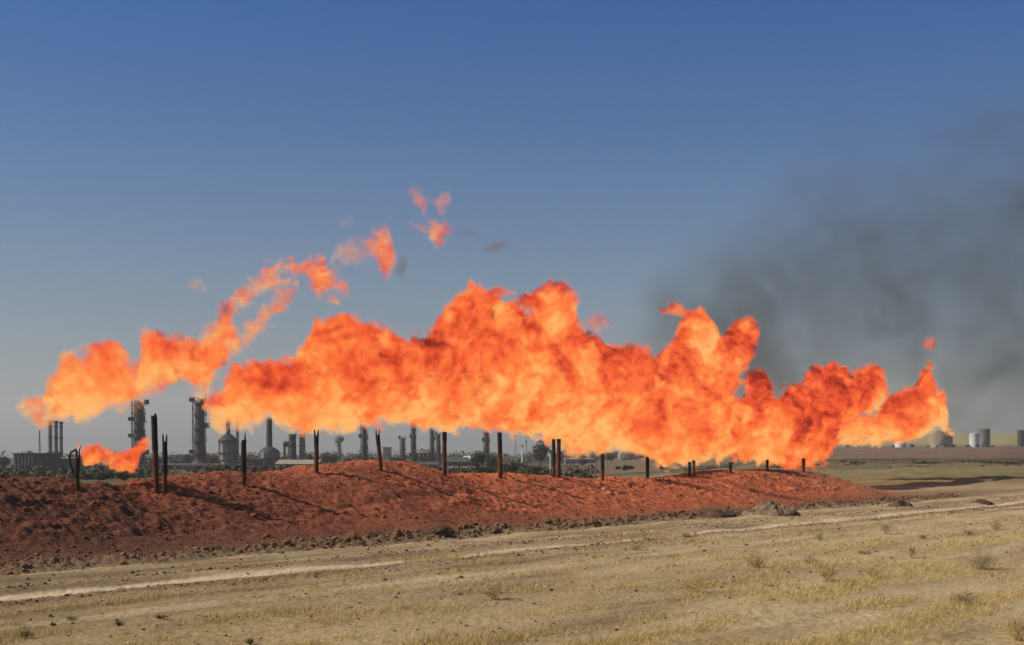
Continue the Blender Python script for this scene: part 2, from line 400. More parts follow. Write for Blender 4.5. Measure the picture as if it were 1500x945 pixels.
def mound_z(s, q, fine=True):
    x, y = from_sq(s, q)
    h = mound_h(s, q)
    z = ground_z(x, y, False) - 0.06 + h * 1.0
    k = np.clip(h / 0.8, 0, 1)
    if fine:
        coarse = 0.5 + 0.5 * sstep(0, 0.4, fbm(s / 6, q / 4, 3)) + 0.5 * (1 - sstep(4, 20, s))
        smoothfoot = sstep(0.8, 3.0, q)
        z = z + k * coarse * (0.35 + 0.65 * smoothfoot) * (0.15 * fbm(s / 0.55, q / 0.55, 4, 0.62, billow=True) + 0.12 * fbm(s / 1.6, q / 1.6, 3) + 0.10 * sstep(.1, .45, fbm(s / 0.9 + 7, q / 0.9, 3)))
        z = z + k * 0.085 * coarse * fbm(s / 0.2, q / 0.2, 2, billow=True)
        # gullies and machine scrapes running slantwise down the face
        z = z - k * 0.06 * np.exp(-((q - 3.4 - 0.09 * (s - 20) - 0.5 * fbm(s / 4, s * 0, 2)) / 0.28) ** 2) * sstep(4, 12, s) * (1 - sstep(52, 62, s))
    return z
def build_mound():
    s = np.arange(-34, 84, 0.085); q = np.concatenate([np.arange(-0.8, 9, 0.07), np.arange(9, 17, 0.2)])
    Q, S = np.meshgrid(q, s)
    Z = mound_z(S, Q)
    Z = np.where(mound_h(S, Q) < 0.03, Z - 0.35, Z)
    V = np.stack([S, Q, Z], -1).reshape(-1, 3)
    me = smooth(np_mesh('earth_mound', V, grid_faces(len(s), len(q))[:, ::-1]))
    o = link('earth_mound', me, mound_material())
    o.location = (FOOT0.x, FOOT0.y, 0); o.rotation_euler = (0, 0, math.atan2(FU.y, FU.x))
    return tag(o, 'long red earth mound under the row of flames', 'mound', kind='structure')
build_mound()

def surf_z(x, y):
    """height of what one stands on: ground or mound"""
    s, q = sq(x, y)
    g = float(ground_z(np.array([x]), np.array([y]))[0])
    if -34 < s < 84 and -0.8 < q < 17:
        return max(g, float(mound_z(np.array([s]), np.array([q]))[0]))
    return g

def hit(px, py, d0=20.0, d1=140.0):
    """the point of the ground or mound seen at (px, py)"""
    ds = np.arange(d0, d1, 0.1); x = (px - 750) / F * ds; z = CH - (py - HY) / F * ds
    s, q = sq(x, ds); g = ground_z(x, ds, False)
    on = (s > -34) & (s < 84) & (q > -0.8) & (q < 17)
    g = np.where(on, np.maximum(g, mound_z(s, np.clip(q, -0.8, 17), False)), g)
    k = np.nonzero(z <= g)[0]
    d = ds[k[0]] if len(k) else d1
    return Vector((float((px - 750) / F * d), float(d), surf_z(float((px - 750) / F * d), float(d))))

# ------------------------------------------------------------------ flames
FIRE_STOPS = [(0.0, (0.20, 0.016, 0.008)), (0.16, (0.46, 0.035, 0.013)), (0.34, (0.82, 0.082, 0.026)), (0.52, (0.98, 0.145, 0.036)), (0.70, (1.0, 0.25, 0.055)), (0.88, (1.0, 0.36, 0.088)), (1.0, (1.0, 0.48, 0.15))]
def fire_field(b, P, L, zlo, H, tops, bots, prm):
    """signed thickness field (metres, >0 inside) and the relative height u, in metres of the flame's own frame"""
    seed = prm['seed']
    Ps = b.v('ADD', P, (seed * 13.7, seed * 5.1, seed * 7.9))
    w1 = b.noise(Ps, 1 / prm['w1'], 2, 0.5)
    w2 = b.noise(Ps, 1 / prm['w2'], 3, 0.55)
    o1 = b.v('SCALE', b.v('SUBTRACT', w1.outputs['Color'], (0.5, 0.5, 0.5)), scale=prm['a1'])
    o2 = b.v('SCALE', b.v('SUBTRACT', w2.outputs['Color'], (0.5, 0.5, 0.5)), scale=prm['a2'])
    Pw = b.v('ADD', P, b.v('ADD', o1, o2))
    sep = b.n('ShaderNodeSeparateXYZ'); b.put(sep.inputs[0], Pw)
    xn = b.m('DIVIDE', sep.outputs[0], L, clamp=True)
    zt = b.m('MULTIPLY_ADD', b.curve(xn, tops), H, zlo)
    zb = b.m('MULTIPLY_ADD', b.curve(xn, bots), H, zlo)
    hz = b.m('MULTIPLY', b.m('SUBTRACT', zt, zb), 0.5)
    zc = b.m('MULTIPLY', b.m('ADD', zt, zb), 0.5)
    hz = b.m('MAXIMUM', hz, 0.02)
    u = b.m('DIVIDE', b.m('SUBTRACT', sep.outputs[2], zc), hz)
    wy = b.m('MINIMUM', b.m('MULTIPLY', hz, 0.9), prm['wy'])
    v = b.m('DIVIDE', sep.outputs[1], wy)
    r = b.m('SQRT', b.m('ADD', b.m('MULTIPLY', u, u), b.m('MULTIPLY', v, v)))
    dist = b.m('MINIMUM', b.m('MULTIPLY', b.m('SUBTRACT', 1.0, r), b.m('MINIMUM', hz, 5.0)), 2.4)
    n3 = b.noise(Ps, 1 / prm['n3'], prm.get('det', 7), 0.64, 0.5).outputs[0]
    D = b.m('ADD', dist, b.m('MULTIPLY', b.m('SUBTRACT', n3, 0.53 + prm.get('bias', 0.0)), prm['a3']))
    # beyond the two ends there is no flame
    over = b.m('ADD', b.m('MAXIMUM', b.m('SUBTRACT', 0.0, sep.outputs[0]), 0.0), b.m('MAXIMUM', b.m('SUBTRACT', sep.outputs[0], L), 0.0))
    D = b.m('SUBTRACT', D, b.m('MULTIPLY', over, 3.0))
    return D, u, Ps, xn

def plane_hit(px, p0, u):
    k = (px - 750) / F
    # (k d, d) = p0 + t u
    det = k * (-u[1]) - 1.0 * (-u[0])
    d = (p0[0] * (-u[1]) - p0[1] * (-u[0])) / det
    t = ((k * d - p0[0]) * u[0] + (d - p0[1]) * u[1])
    return d, t

def hull_mesh(name, L, lo, hi, vox, fieldfn, thr):
    ng = bpy.data.node_groups.new(name + '_shape', 'GeometryNodeTree')
    ng.interface.new_socket('Geometry', in_out='OUTPUT', socket_type='NodeSocketGeometry')
    b = NB(ng)
    out = ng.nodes.new('NodeGroupOutput')
    pos = ng.nodes.new('GeometryNodeInputPosition').outputs[0]
    D = fieldfn(b, pos)
    vc = ng.nodes.new('GeometryNodeVolumeCube')
    vc.inputs['Background'].default_value = 0.0
    vc.inputs['Min'].default_value = lo; vc.inputs['Max'].default_value = hi
    for ax, i in (('Resolution X', 0), ('Resolution Y', 1), ('Resolution Z', 2)):
        vc.inputs[ax].default_value = max(8, int((hi[i] - lo[i]) / vox))
    b.put(vc.inputs['Density'], b.m('MAXIMUM', b.m('ADD', D, 1.0), 0.0))
    v2 = ng.nodes.new('GeometryNodeVolumeToMesh')
    try: v2.resolution_mode = 'GRID'
    except Exception: pass
    v2.inputs['Threshold'].default_value = 1.0 + thr
    ng.links.new(vc.outputs[0], v2.inputs['Volume']); ng.links.new(v2.outputs[0], out.inputs[0])
    tmp = bpy.data.objects.new('tmp', bpy.data.meshes.new('tmp')); COL.objects.link(tmp)
    md = tmp.modifiers.new('g', 'NODES'); md.node_group = ng
    dg = bpy.context.evaluated_depsgraph_get(); dg.update()
    me = bpy.data.meshes.new_from_object(tmp.evaluated_get(dg))
    me.name = name
    bpy.data.objects.remove(tmp); bpy.data.node_groups.remove(ng)
    me.materials.clear()
    # drop specks too small to be seen as wisps
    bm = bmesh.new(); bm.from_mesh(me)
    seen = set(); kill = []; comps = []
    for v0 in bm.verts:
        if v0 in seen: continue
        st = [v0]; seen.add(v0); comp = []
        while st:
            q = st.pop(); comp.append(q)
            for e in q.link_edges:
                o = e.other_vert(q)
                if o not in seen: seen.add(o); st.append(o)
        comps.append(comp)
    big = max((len(c) for c in comps), default=0)
    for c in comps:
        if len(c) < max(26, big * 0.004): kill += c
    if kill: bmesh.ops.delete(bm, geom=kill, context='VERTS')
    bm.to_mesh(me); bm.free()
    return smooth(me)

def flame(name, label, cat, tops, bots, p0, direction, group=None, seed=1.0, w1=3.2, a1=0.9, w2=0.8, a2=0.9, n3=1.3, a3=4.4, wy=3.0,
          soft=0.42, sigma=3.0, heat=0.62, slope=0.22, hx=None, vox=0.13, bias=0.0, nh=2.6, step=None, contrast=2.2, sharp=0.6):
    p0 = Vector(p0); u = Vector(direction).normalized()
    def conv(pts):
        res = []
        for px, py in pts:
            d, t = plane_hit(px, p0, u)
            res.append((t, CH - (py - HY) / F * d))
        return res
    if sharp:
        xs = np.array([p[0] for p in tops], float); ys = np.array([p[1] for p in tops], float)
        sm = np.array([np.sum(ys * np.exp(-((xs - x) / 34.0) ** 2)) / np.sum(np.exp(-((xs - x) / 34.0) ** 2)) for x in xs])
        k = np.ones(len(xs)); k[:2] = 0; k[-2:] = 0
        tops = list(zip(xs, ys + sharp * k * (ys - sm)))
    T, Bt = conv(tops), conv(bots)
    t0 = min(T[0][0], Bt[0][0]); t1 = max(T[-1][0], Bt[-1][0]); L = t1 - t0
    zlo = min(z for _, z in Bt) - 0.2; H = max(z for _, z in T) - zlo + 0.2
    nt = [((t - t0) / L, (z - zlo) / H) for t, z in T]; nb = [((t - t0) / L, (z - zlo) / H) for t, z in Bt]
    prm = dict(seed=seed, w1=w1, a1=a1, w2=w2, a2=a2, n3=n3, a3=a3, wy=wy, bias=bias)
    pad = 0.9
    me = hull_mesh(name, L, (-pad, -wy - 1.2, zlo - pad), (L + pad, wy + 1.2, zlo + H + pad), vox,
                   lambda b, pos: fire_field(b, pos, L, zlo, H, nt, nb, prm)[0], 0.015)
    m, t = new_tree(name + '_fire'); b = NB(t)
    out = b.n('ShaderNodeOutputMaterial')
    P = b.n('ShaderNodeTexCoord').outputs['Object']
    D, uu, Ps, xn = fire_field(b, P, L, zlo, H, nt, nb, prm)
    dens = b.m('MULTIPLY', b.m('POWER', b.m('DIVIDE', D, soft, clamp=True), 1.3), sigma)
    # temperature: hottest low down and where the gas comes out, cooler and sooty in the folds higher up
    nz = b.noise(b.v('MULTIPLY', Ps, (1.0, 1.0, 1.25)), 1 / nh, 7, 0.66, 0.8).outputs[0]
    nz2 = b.noise(Ps, 1.6 / nh * 2.6, 5, 0.65, 0.3).outputs[0]
    h = b.m('MULTIPLY_ADD', b.m('SUBTRACT', nz, 0.5), contrast, heat)
    h = b.m('ADD', h, b.m('MULTIPLY', b.m('SUBTRACT', nz2, 0.5), contrast * 0.5))
    nzl = b.noise(b.v('ADD', Ps, (31.0, 7.0, 3.0)), 1 / (nh * 2.4), 2, 0.5, 0.8).outputs[0]
    h = b.m('ADD', h, b.m('MULTIPLY', b.m('SUBTRACT', nzl, 0.5), contrast * 0.62))
    h = b.m('SUBTRACT', h, b.m('MULTIPLY', b.m('MAXIMUM', b.m('MINIMUM', uu, 1.0), -1.0), slope))
    if hx: h = b.m('ADD', h, b.m('SUBTRACT', b.curve(xn, hx), 0.5))
    colr = b.ramp(b.m('ADD', h, 0.0, clamp=True), FIRE_STOPS)
    em = b.n('ShaderNodeEmission'); b.put(em.inputs['Color'], colr); b.put(em.inputs['Strength'], dens)
    ab = b.n('ShaderNodeVolumeAbsorption'); ab.inputs['Color'].default_value = (0, 0, 0, 1); b.put(ab.inputs['Density'], dens)
    add = b.n('ShaderNodeAddShader'); t.links.new(em.outputs[0], add.inputs[0]); t.links.new(ab.outputs[0], add.inputs[1])
    t.links.new(add.outputs[0], out.inputs['Volume'])
    # the thin glowing skin of the flame
    tr = b.n('ShaderNodeBsdfTransparent'); e2 = b.n('ShaderNodeEmission'); b.put(e2.inputs['Color'], colr); e2.inputs['Strength'].default_value = 0.01
    ad2 = b.n('ShaderNodeAddShader'); t.links.new(tr.outputs[0], ad2.inputs[0]); t.links.new(e2.outputs[0], ad2.inputs[1])
    t.links.new(ad2.outputs[0], out.inputs['Surface'])
    dims = [max(v.co[i] for v in me.vertices) - min(v.co[i] for v in me.vertices) for i in range(3)]
    auto = sum(dims) / 3 / 10
    m.cycles.volume_step_rate = max(0.01, (step or 0.22) / auto)
    o = link(name, me, m)
    org = p0 + u * t0
    o.location = (org.x, org.y, 0); o.rotation_euler = (0, 0, math.atan2(u.y, u.x))
    return tag(o, label, cat, group)

GF = 'gas flames burning over the pipes'
def crest_pt(q):
    x, y = from_sq(0, q); return (x, y)
CU = (FU.x, FU.y)
flame('flame', 'pale orange flame with a round red billow over the forked and needle-tipped pipes', 'flame',
      [(303,608),(312,585),(330,568),(345,545),(365,529),(390,522),(415,521),(440,522),(458,530),(467,502),(476,476),(490,467),(505,465),(520,478),(535,471),(550,480),(562,497),(574,486),(585,495),(600,520),(625,545),(650,580),(672,612)],
      [(303,620),(325,633),(345,632),(362,622),(380,614),(400,613),(420,630),(445,638),(460,626),(480,630),(520,628),(560,622),(590,618),(625,622),(650,622),(672,618)],
      crest_pt(17.0), CU, GF, seed=1.0, heat=0.72, hx=[(0.0,0.60),(0.4,0.57),(0.52,0.5),(0.66,0.32),(1.0,0.40)], slope=0.25)
flame('flame', 'broad ragged orange-red flame over the middle pipes, beneath the highest tongue', 'flame',
      [(545,612),(560,575),(580,545),(598,516),(612,505),(626,490),(640,492),(655,478),(664,462),(672,440),(685,430),(700,433),(715,426),(728,433),(740,447),(752,452),(765,462),(778,484),(790,494),(802,486),(814,474),(826,474),(838,486),(860,492),(875,500),(892,506),(905,508),(918,506),(930,522),(945,540),(958,560),(978,606),(996,645)],
      [(545,620),(560,622),(590,618),(612,618),(640,632),(680,630),(710,631),(740,633),(765,640),(800,640),(820,652),(845,662),(865,667),(880,662),(905,656),(925,660),(945,664),(970,660),(998,650)],
      crest_pt(18.5), CU, GF, seed=2.0, heat=0.62, hx=[(0.0,0.5),(0.5,0.48),(0.75,0.5),(1.0,0.56)], slope=0.26)
flame('flame', 'low deep red flame curling down to the mound around the farthest pipes', 'flame',
      [(905,646),(922,610),(940,584),(960,568),(980,562),(1000,558),(1030,560),(1055,568),(1075,578),(1090,581),(1105,577),(1120,580),(1132,588),(1144,584),(1156,576),(1170,566),(1185,562),(1200,552),(1212,547),(1226,549),(1240,560),(1255,564),(1266,550),(1276,543),(1286,564),(1300,580)],
      [(905,654),(925,660),(945,665),(960,670),(975,680),(990,686),(1005,682),(1020,676),(1045,675),(1080,675),(1110,674),(1122,684),(1140,681),(1160,686),(1180,684),(1193,664),(1208,642),(1230,622),(1250,612),(1275,600),(1300,584)],
      crest_pt(16.0), CU, GF, seed=3.0, heat=0.58, sharp=0.3, hx=[(0.0,0.64),(0.22,0.58),(0.42,0.52),(0.58,0.38),(0.75,0.44),(1.0,0.42)], slope=0.24, wy=2.8)
tk = dict(w1=2.0, a1=0.5, w2=0.7, a2=0.7, n3=0.9, a3=2.6, soft=0.36, sharp=0.0, wy=1.5, vox=0.1, slope=0.15, nh=1.9, contrast=2.2)
GT_ = 'tongues of flame on top of the main fire'
flame('flame_tongue', 'highest tongue of flame, leaning over the middle of the fire', 'flame',
      [(746,450),(760,434),(775,427),(790,420),(800,412),(812,409),(824,413),(829,440),(833,482)],
      [(746,466),(762,460),(778,452),(790,462),(798,500),(812,510),(824,510),(833,496)],
      crest_pt(18.0), CU, GT_, seed=31.0, heat=0.52, sigma=2.8, **tk)
flame('flame_tongue', 'round dark-folded billow standing up behind the pale orange flame', 'flame',
      [(464,502),(472,478),(486,466),(502,464),(520,476),(535,471),(550,479),(562,496),(573,487),(584,494),(594,520)],
      [(464,520),(480,545),(510,560),(540,560),(570,555),(594,535)],
      crest_pt(16.6), CU, GT_, seed=32.0, heat=0.46, sigma=3.0, **{**tk, 'wy': 2.2, 'hx': [(0, 0.58), (0.45, 0.5), (0.8, 0.36), (1, 0.4)]})
flame('flame_tongue', 'deep red curl at the upper left of the ragged middle flame', 'flame',
      [(652,482),(662,462),(668,446),(680,434),(694,434),(706,440),(716,452)], [(652,498),(668,505),(690,505),(716,490)],
      crest_pt(17.4), CU, GT_, seed=33.0, heat=0.38, sigma=2.8, **tk)
flame('flame_tongue', 'small red lick of flame floating at the tip of the upright tongue by the smoke', 'flame',
      [(967,456),(975,444),(990,442),(1004,452),(1016,455)], [(967,466),(984,464),(1004,465),(1016,462)],
      crest_pt(20.5), CU, GT_, seed=34.0, heat=0.42, sigma=2.0, **{**tk, 'wy': 0.8, 'a3': 1.4})
flame('flame_tongue', 'upright orange tongue in front of the smoke, left prong of a fork', 'flame',
      [(998,500),(1006,462),(1014,450),(1027,450),(1036,464),(1046,486),(1058,505),(1070,535)], [(998,560),(1020,582),(1050,585),(1070,575)],
      crest_pt(20.0), CU, GT_, seed=35.0, heat=0.54, sigma=2.6, **tk)
flame('flame_tongue', 'low lobe of flame at the left foot of the forked tongues', 'flame',
      [(968,540),(976,508),(988,500),(1000,500),(1012,508)], [(968,565),(985,580),(1012,580)],
      crest_pt(19.5), CU, GT_, seed=36.0, heat=0.5, sigma=2.2, **{**tk, 'a3': 2.0})
flame('flame_tongue', 'slanting orange tongue pointing up into the smoke, right prong of a fork', 'flame',
      [(1040,502),(1055,492),(1068,488),(1078,474),(1088,463),(1097,461),(1103,484)], [(1040,555),(1056,545),(1070,552),(1082,545),(1092,518),(1103,496)],
      crest_pt(20.0), CU, GT_, seed=37.0, heat=0.47, sigma=2.6, **{**tk, 'a3': 1.9})
flame('flame_tongue', 'small dark red curl right of the forked tongues', 'flame',
      [(1094,552),(1102,540),(1112,537),(1121,546),(1126,566)], [(1094,566),(1108,596),(1126,600)],
      crest_pt(17.0), CU, GT_, seed=38.0, heat=0.34, sigma=2.4, **{**tk, 'wy': 0.9, 'a3': 1.3})
flame('flame_tongue', 'brown-tipped lick of flame on the deep red flame, near the last pipe', 'flame',
      [(1178,548),(1190,538),(1204,532),(1220,531),(1234,538),(1246,548),(1262,540),(1274,529),(1284,548)], [(1178,566),(1204,572),(1234,575),(1262,575),(1284,560)],
      crest_pt(16.5), CU, GT_, seed=39.0, heat=0.36, sigma=2.6, **{**tk, 'a3': 2.2})
flame('flame', 'broad yellow-orange flame drifting over the three slim chimneys', 'flame',
      [(12,598),(22,582),(34,575),(48,574),(60,574),(70,556),(84,532),(96,514),(110,508),(125,512),(140,505),(155,497),(170,498),(180,512),(196,526),(203,519),(207,496),(218,481),(228,475),(240,490),(260,492),(280,488),(300,481),(316,474),(330,466),(345,486),(352,506)],
      [(15,604),(30,618),(42,626),(55,632),(70,623),(90,617),(120,622),(136,618),(160,606),(190,598),(210,590),(230,580),(250,570),(264,562),(276,576),(288,583),(302,578),(312,560),(326,540),(340,522),(352,510)],
      (-30, 78), (1, 0.10), GF, seed=5.0, heat=0.78, sigma=2.2, sharp=0.2, hx=[(0.0,0.60),(0.3,0.54),(0.6,0.36),(0.85,0.38),(1.0,0.5)], slope=0.2, soft=0.6, contrast=2.4)
flame('flame', 'small ragged orange flame blowing sideways from the looped black pipe', 'flame',
      [(116,657),(130,653),(150,651),(170,655),(190,652),(202,645),(214,640),(226,642)],
      [(116,668),(126,683),(145,682),(160,680),(175,690),(188,694),(200,686),(210,668),(226,652)],
      (-17, 57.5), (1, 0.06), GF, seed=6.0, heat=0.6, slope=0.15, w1=1.2, a1=0.5, w2=0.35, a2=0.45, n3=0.5, a3=1.5, wy=0.55, soft=0.16, sigma=6, vox=0.05, nh=0.9, step=0.08)
flame('flame', 'orange flame in front of the beige tank, at the end of the row', 'flame',
      [(1196,640),(1210,600),(1230,580),(1250,588),(1270,598),(1288,590),(1302,578),(1318,571),(1332,564),(1345,562),(1353,548),(1362,548),(1369,572),(1378,570),(1385,600),(1394,630)],
      [(1196,648),(1225,650),(1260,650),(1300,652),(1330,648),(1350,640),(1372,633),(1394,637)],
      (45, 135), (1, 0.0), GF, seed=7.0, heat=0.70, hx=[(0.0,0.55),(0.5,0.52),(0.8,0.46),(1.0,0.4)], slope=0.3, wy=2.6, a3=4.6, n3=1.9, soft=0.5, nh=3.2)

GW = 'torn wisps of flame in the air'
wk = dict(sharp=0.0, wy=0.9, sigma=1.5, soft=0.5, slope=0.0, heat=0.66, a3=4.8, n3=0.7, w1=2.2, a1=1.0, a2=1.1, contrast=2.2, nh=1.2, vox=0.08, bias=-0.01)
flame('flame_wisp', 'upper strand of the torn flame slanting up from the broad flame', 'flame',
      [(316,470),(330,446),(345,430),(362,416),(380,402),(400,396),(420,400),(438,404)],
      [(316,486),(330,478),(345,458),(362,440),(380,432),(400,424),(420,420),(438,412)],
      (-30, 79), (1, 0.1), GW, seed=8.0, **{**wk, 'sigma': 1.7, 'bias': -0.05, 'wy': 1.0, 'a3': 3.8})
flame('flame_wisp', 'lower strand of the torn flame, thinner and paler than the one above it', 'flame',
      [(340,500),(356,482),(372,470),(388,452),(404,438),(420,424),(434,418)],
      [(340,514),(356,508),(372,496),(388,482),(404,464),(420,448),(434,426)],
      (-30, 81), (1, 0.1), GW, seed=15.0, **{**wk, 'sigma': 1.4, 'bias': -0.07, 'wy': 1.0, 'a3': 3.4})
flame('flame_wisp', 'faint wisp trailing down under the hooked bright one', 'flame',
      [(478,414),(488,406),(498,408),(508,418)], [(478,424),(488,438),(498,440),(508,426)],
      (-30, 82), (1, 0.1), GW, seed=16.0, **{**wk, 'sigma': 0.5, 'wy': 0.6, 'a3': 2.4, 'bias': 0.02})
flame('flame_wisp', 'thin red tongue rising from the end of the flame by the beige tank', 'flame',
      [(1349,556),(1356,538),(1362,526),(1368,532)], [(1349,570),(1356,570),(1362,560),(1368,545)],
      (45, 135), (1, 0.0), GW, seed=17.0, **{**wk, 'sigma': 1.5, 'wy': 0.9, 'a3': 1.6, 'bias': -0.03, 'heat': 0.5})
flame('flame_wisp', 'hooked bright orange wisp between the slanting wisp and the pink puff', 'flame',
      [(398,392),(410,384),(430,383),(448,378),(462,371),(472,374),(479,395),(500,404),(508,412)],
      [(398,398),(412,406),(430,408),(446,408),(456,416),(466,442),(478,442),(498,430),(508,418)],
      (-30, 80), (1, 0.1), GW, seed=9.0, **{**wk, 'sigma': 2.0, 'wy': 0.9, 'bias': 0.0, 'a3': 4.2})
fk = {**wk, 'a1': 0.5, 'a2': 0.7, 'n3': 0.55, 'a3': 3.0, 'bias': -0.05, 'wy': 0.8, 'vox': 0.07, 'nh': 1.0, 'contrast': 2.2}
flame('flame_wisp', 'bright curved orange edge of the pale pink puff', 'flame',
      [(538,354),(552,340),(566,335),(574,350),(579,376)], [(538,370),(550,376),(558,402),(568,408),(579,388)],
      (-30, 82), (1, 0.1), GW, seed=10.0, **{**fk, 'sigma': 1.2, 'heat': 0.62})
flame('flame_wisp', 'faint pale pink veil of flame left of its bright curved edge', 'flame',
      [(482,374),(500,352),(520,346),(546,346)], [(482,386),(505,393),(525,388),(546,384)],
      (-30, 82.5), (1, 0.1), GW, seed=18.0, **{**fk, 'sigma': 0.45, 'heat': 0.66, 'a3': 3.0, 'bias': 0.02})
flame('flame_wisp', 'small orange scrap of flame above the faint pink veil', 'flame',
      [(494,328),(502,320),(512,320),(523,328)], [(494,332),(504,334),(514,333),(523,331)],
      (-30, 82.5), (1, 0.1), GW, seed=19.0, **{**fk, 'sigma': 1.0, 'a3': 1.4})
flame('flame_wisp', 'topmost wisp, a torn pale ring of flame alone in the blue sky', 'flame',
      [(598,272),(606,266),(616,276),(628,286),(640,288),(650,280),(662,278)], [(598,278),(610,300),(622,312),(634,302),(646,314),(655,306),(662,290)],
      (-30, 84), (1, 0.1), GW, seed=11.0, **{**fk, 'sigma': 0.8, 'a3': 3.0, 'bias': -0.02, 'heat': 0.64})
flame('flame_wisp', 'brighter orange scrap just below the topmost torn ring', 'flame',
      [(598,326),(614,327),(630,322),(648,321),(664,330)], [(598,331),(614,338),(628,350),(640,364),(652,356),(664,338)],
      (-30, 84), (1, 0.1), GW, seed=20.0, **{**fk, 'sigma': 1.1, 'heat': 0.6, 'a3': 2.4})
flame('flame_wisp', 'tiny faint orange wisp above the broad flame', 'flame',
      [(274,412),(284,402),(296,406),(304,420)], [(274,418),(286,428),(298,430),(304,424)],
      (-30, 79), (1, 0.1), GW, seed=12.0, **{**wk, 'sigma': 0.7, 'wy': 0.5, 'a3': 1.2, 'n3': 0.8, 'a1': 0.3, 'vox': 0.07})
flame('flame_wisp', 'faint pink wisp above the dip between the highest tongue and the fork', 'flame',
      [(855,470),(868,456),(884,456),(897,474)], [(855,478),(868,490),(884,486),(897,480)],
      crest_pt(19), CU, GW, seed=13.0, **{**wk, 'sigma': 0.45, 'wy': 0.7, 'a3': 1.8, 'n3': 0.9, 'a1': 0.4, 'vox': 0.09, 'heat': 0.5})
flame('flame_wisp', 'small detached red wisp above the flame by the beige tank', 'flame',
      [(1351,508),(1358,493),(1366,490),(1372,500)], [(1351,512),(1360,514),(1368,514),(1372,508)],
      (45, 135), (1, 0.0), GW, seed=14.0, **{**wk, 'sigma': 1.2, 'wy': 0.6, 'a3': 1.0, 'n3': 0.8, 'a1': 0.3, 'vox': 0.09, 'heat': 0.45})

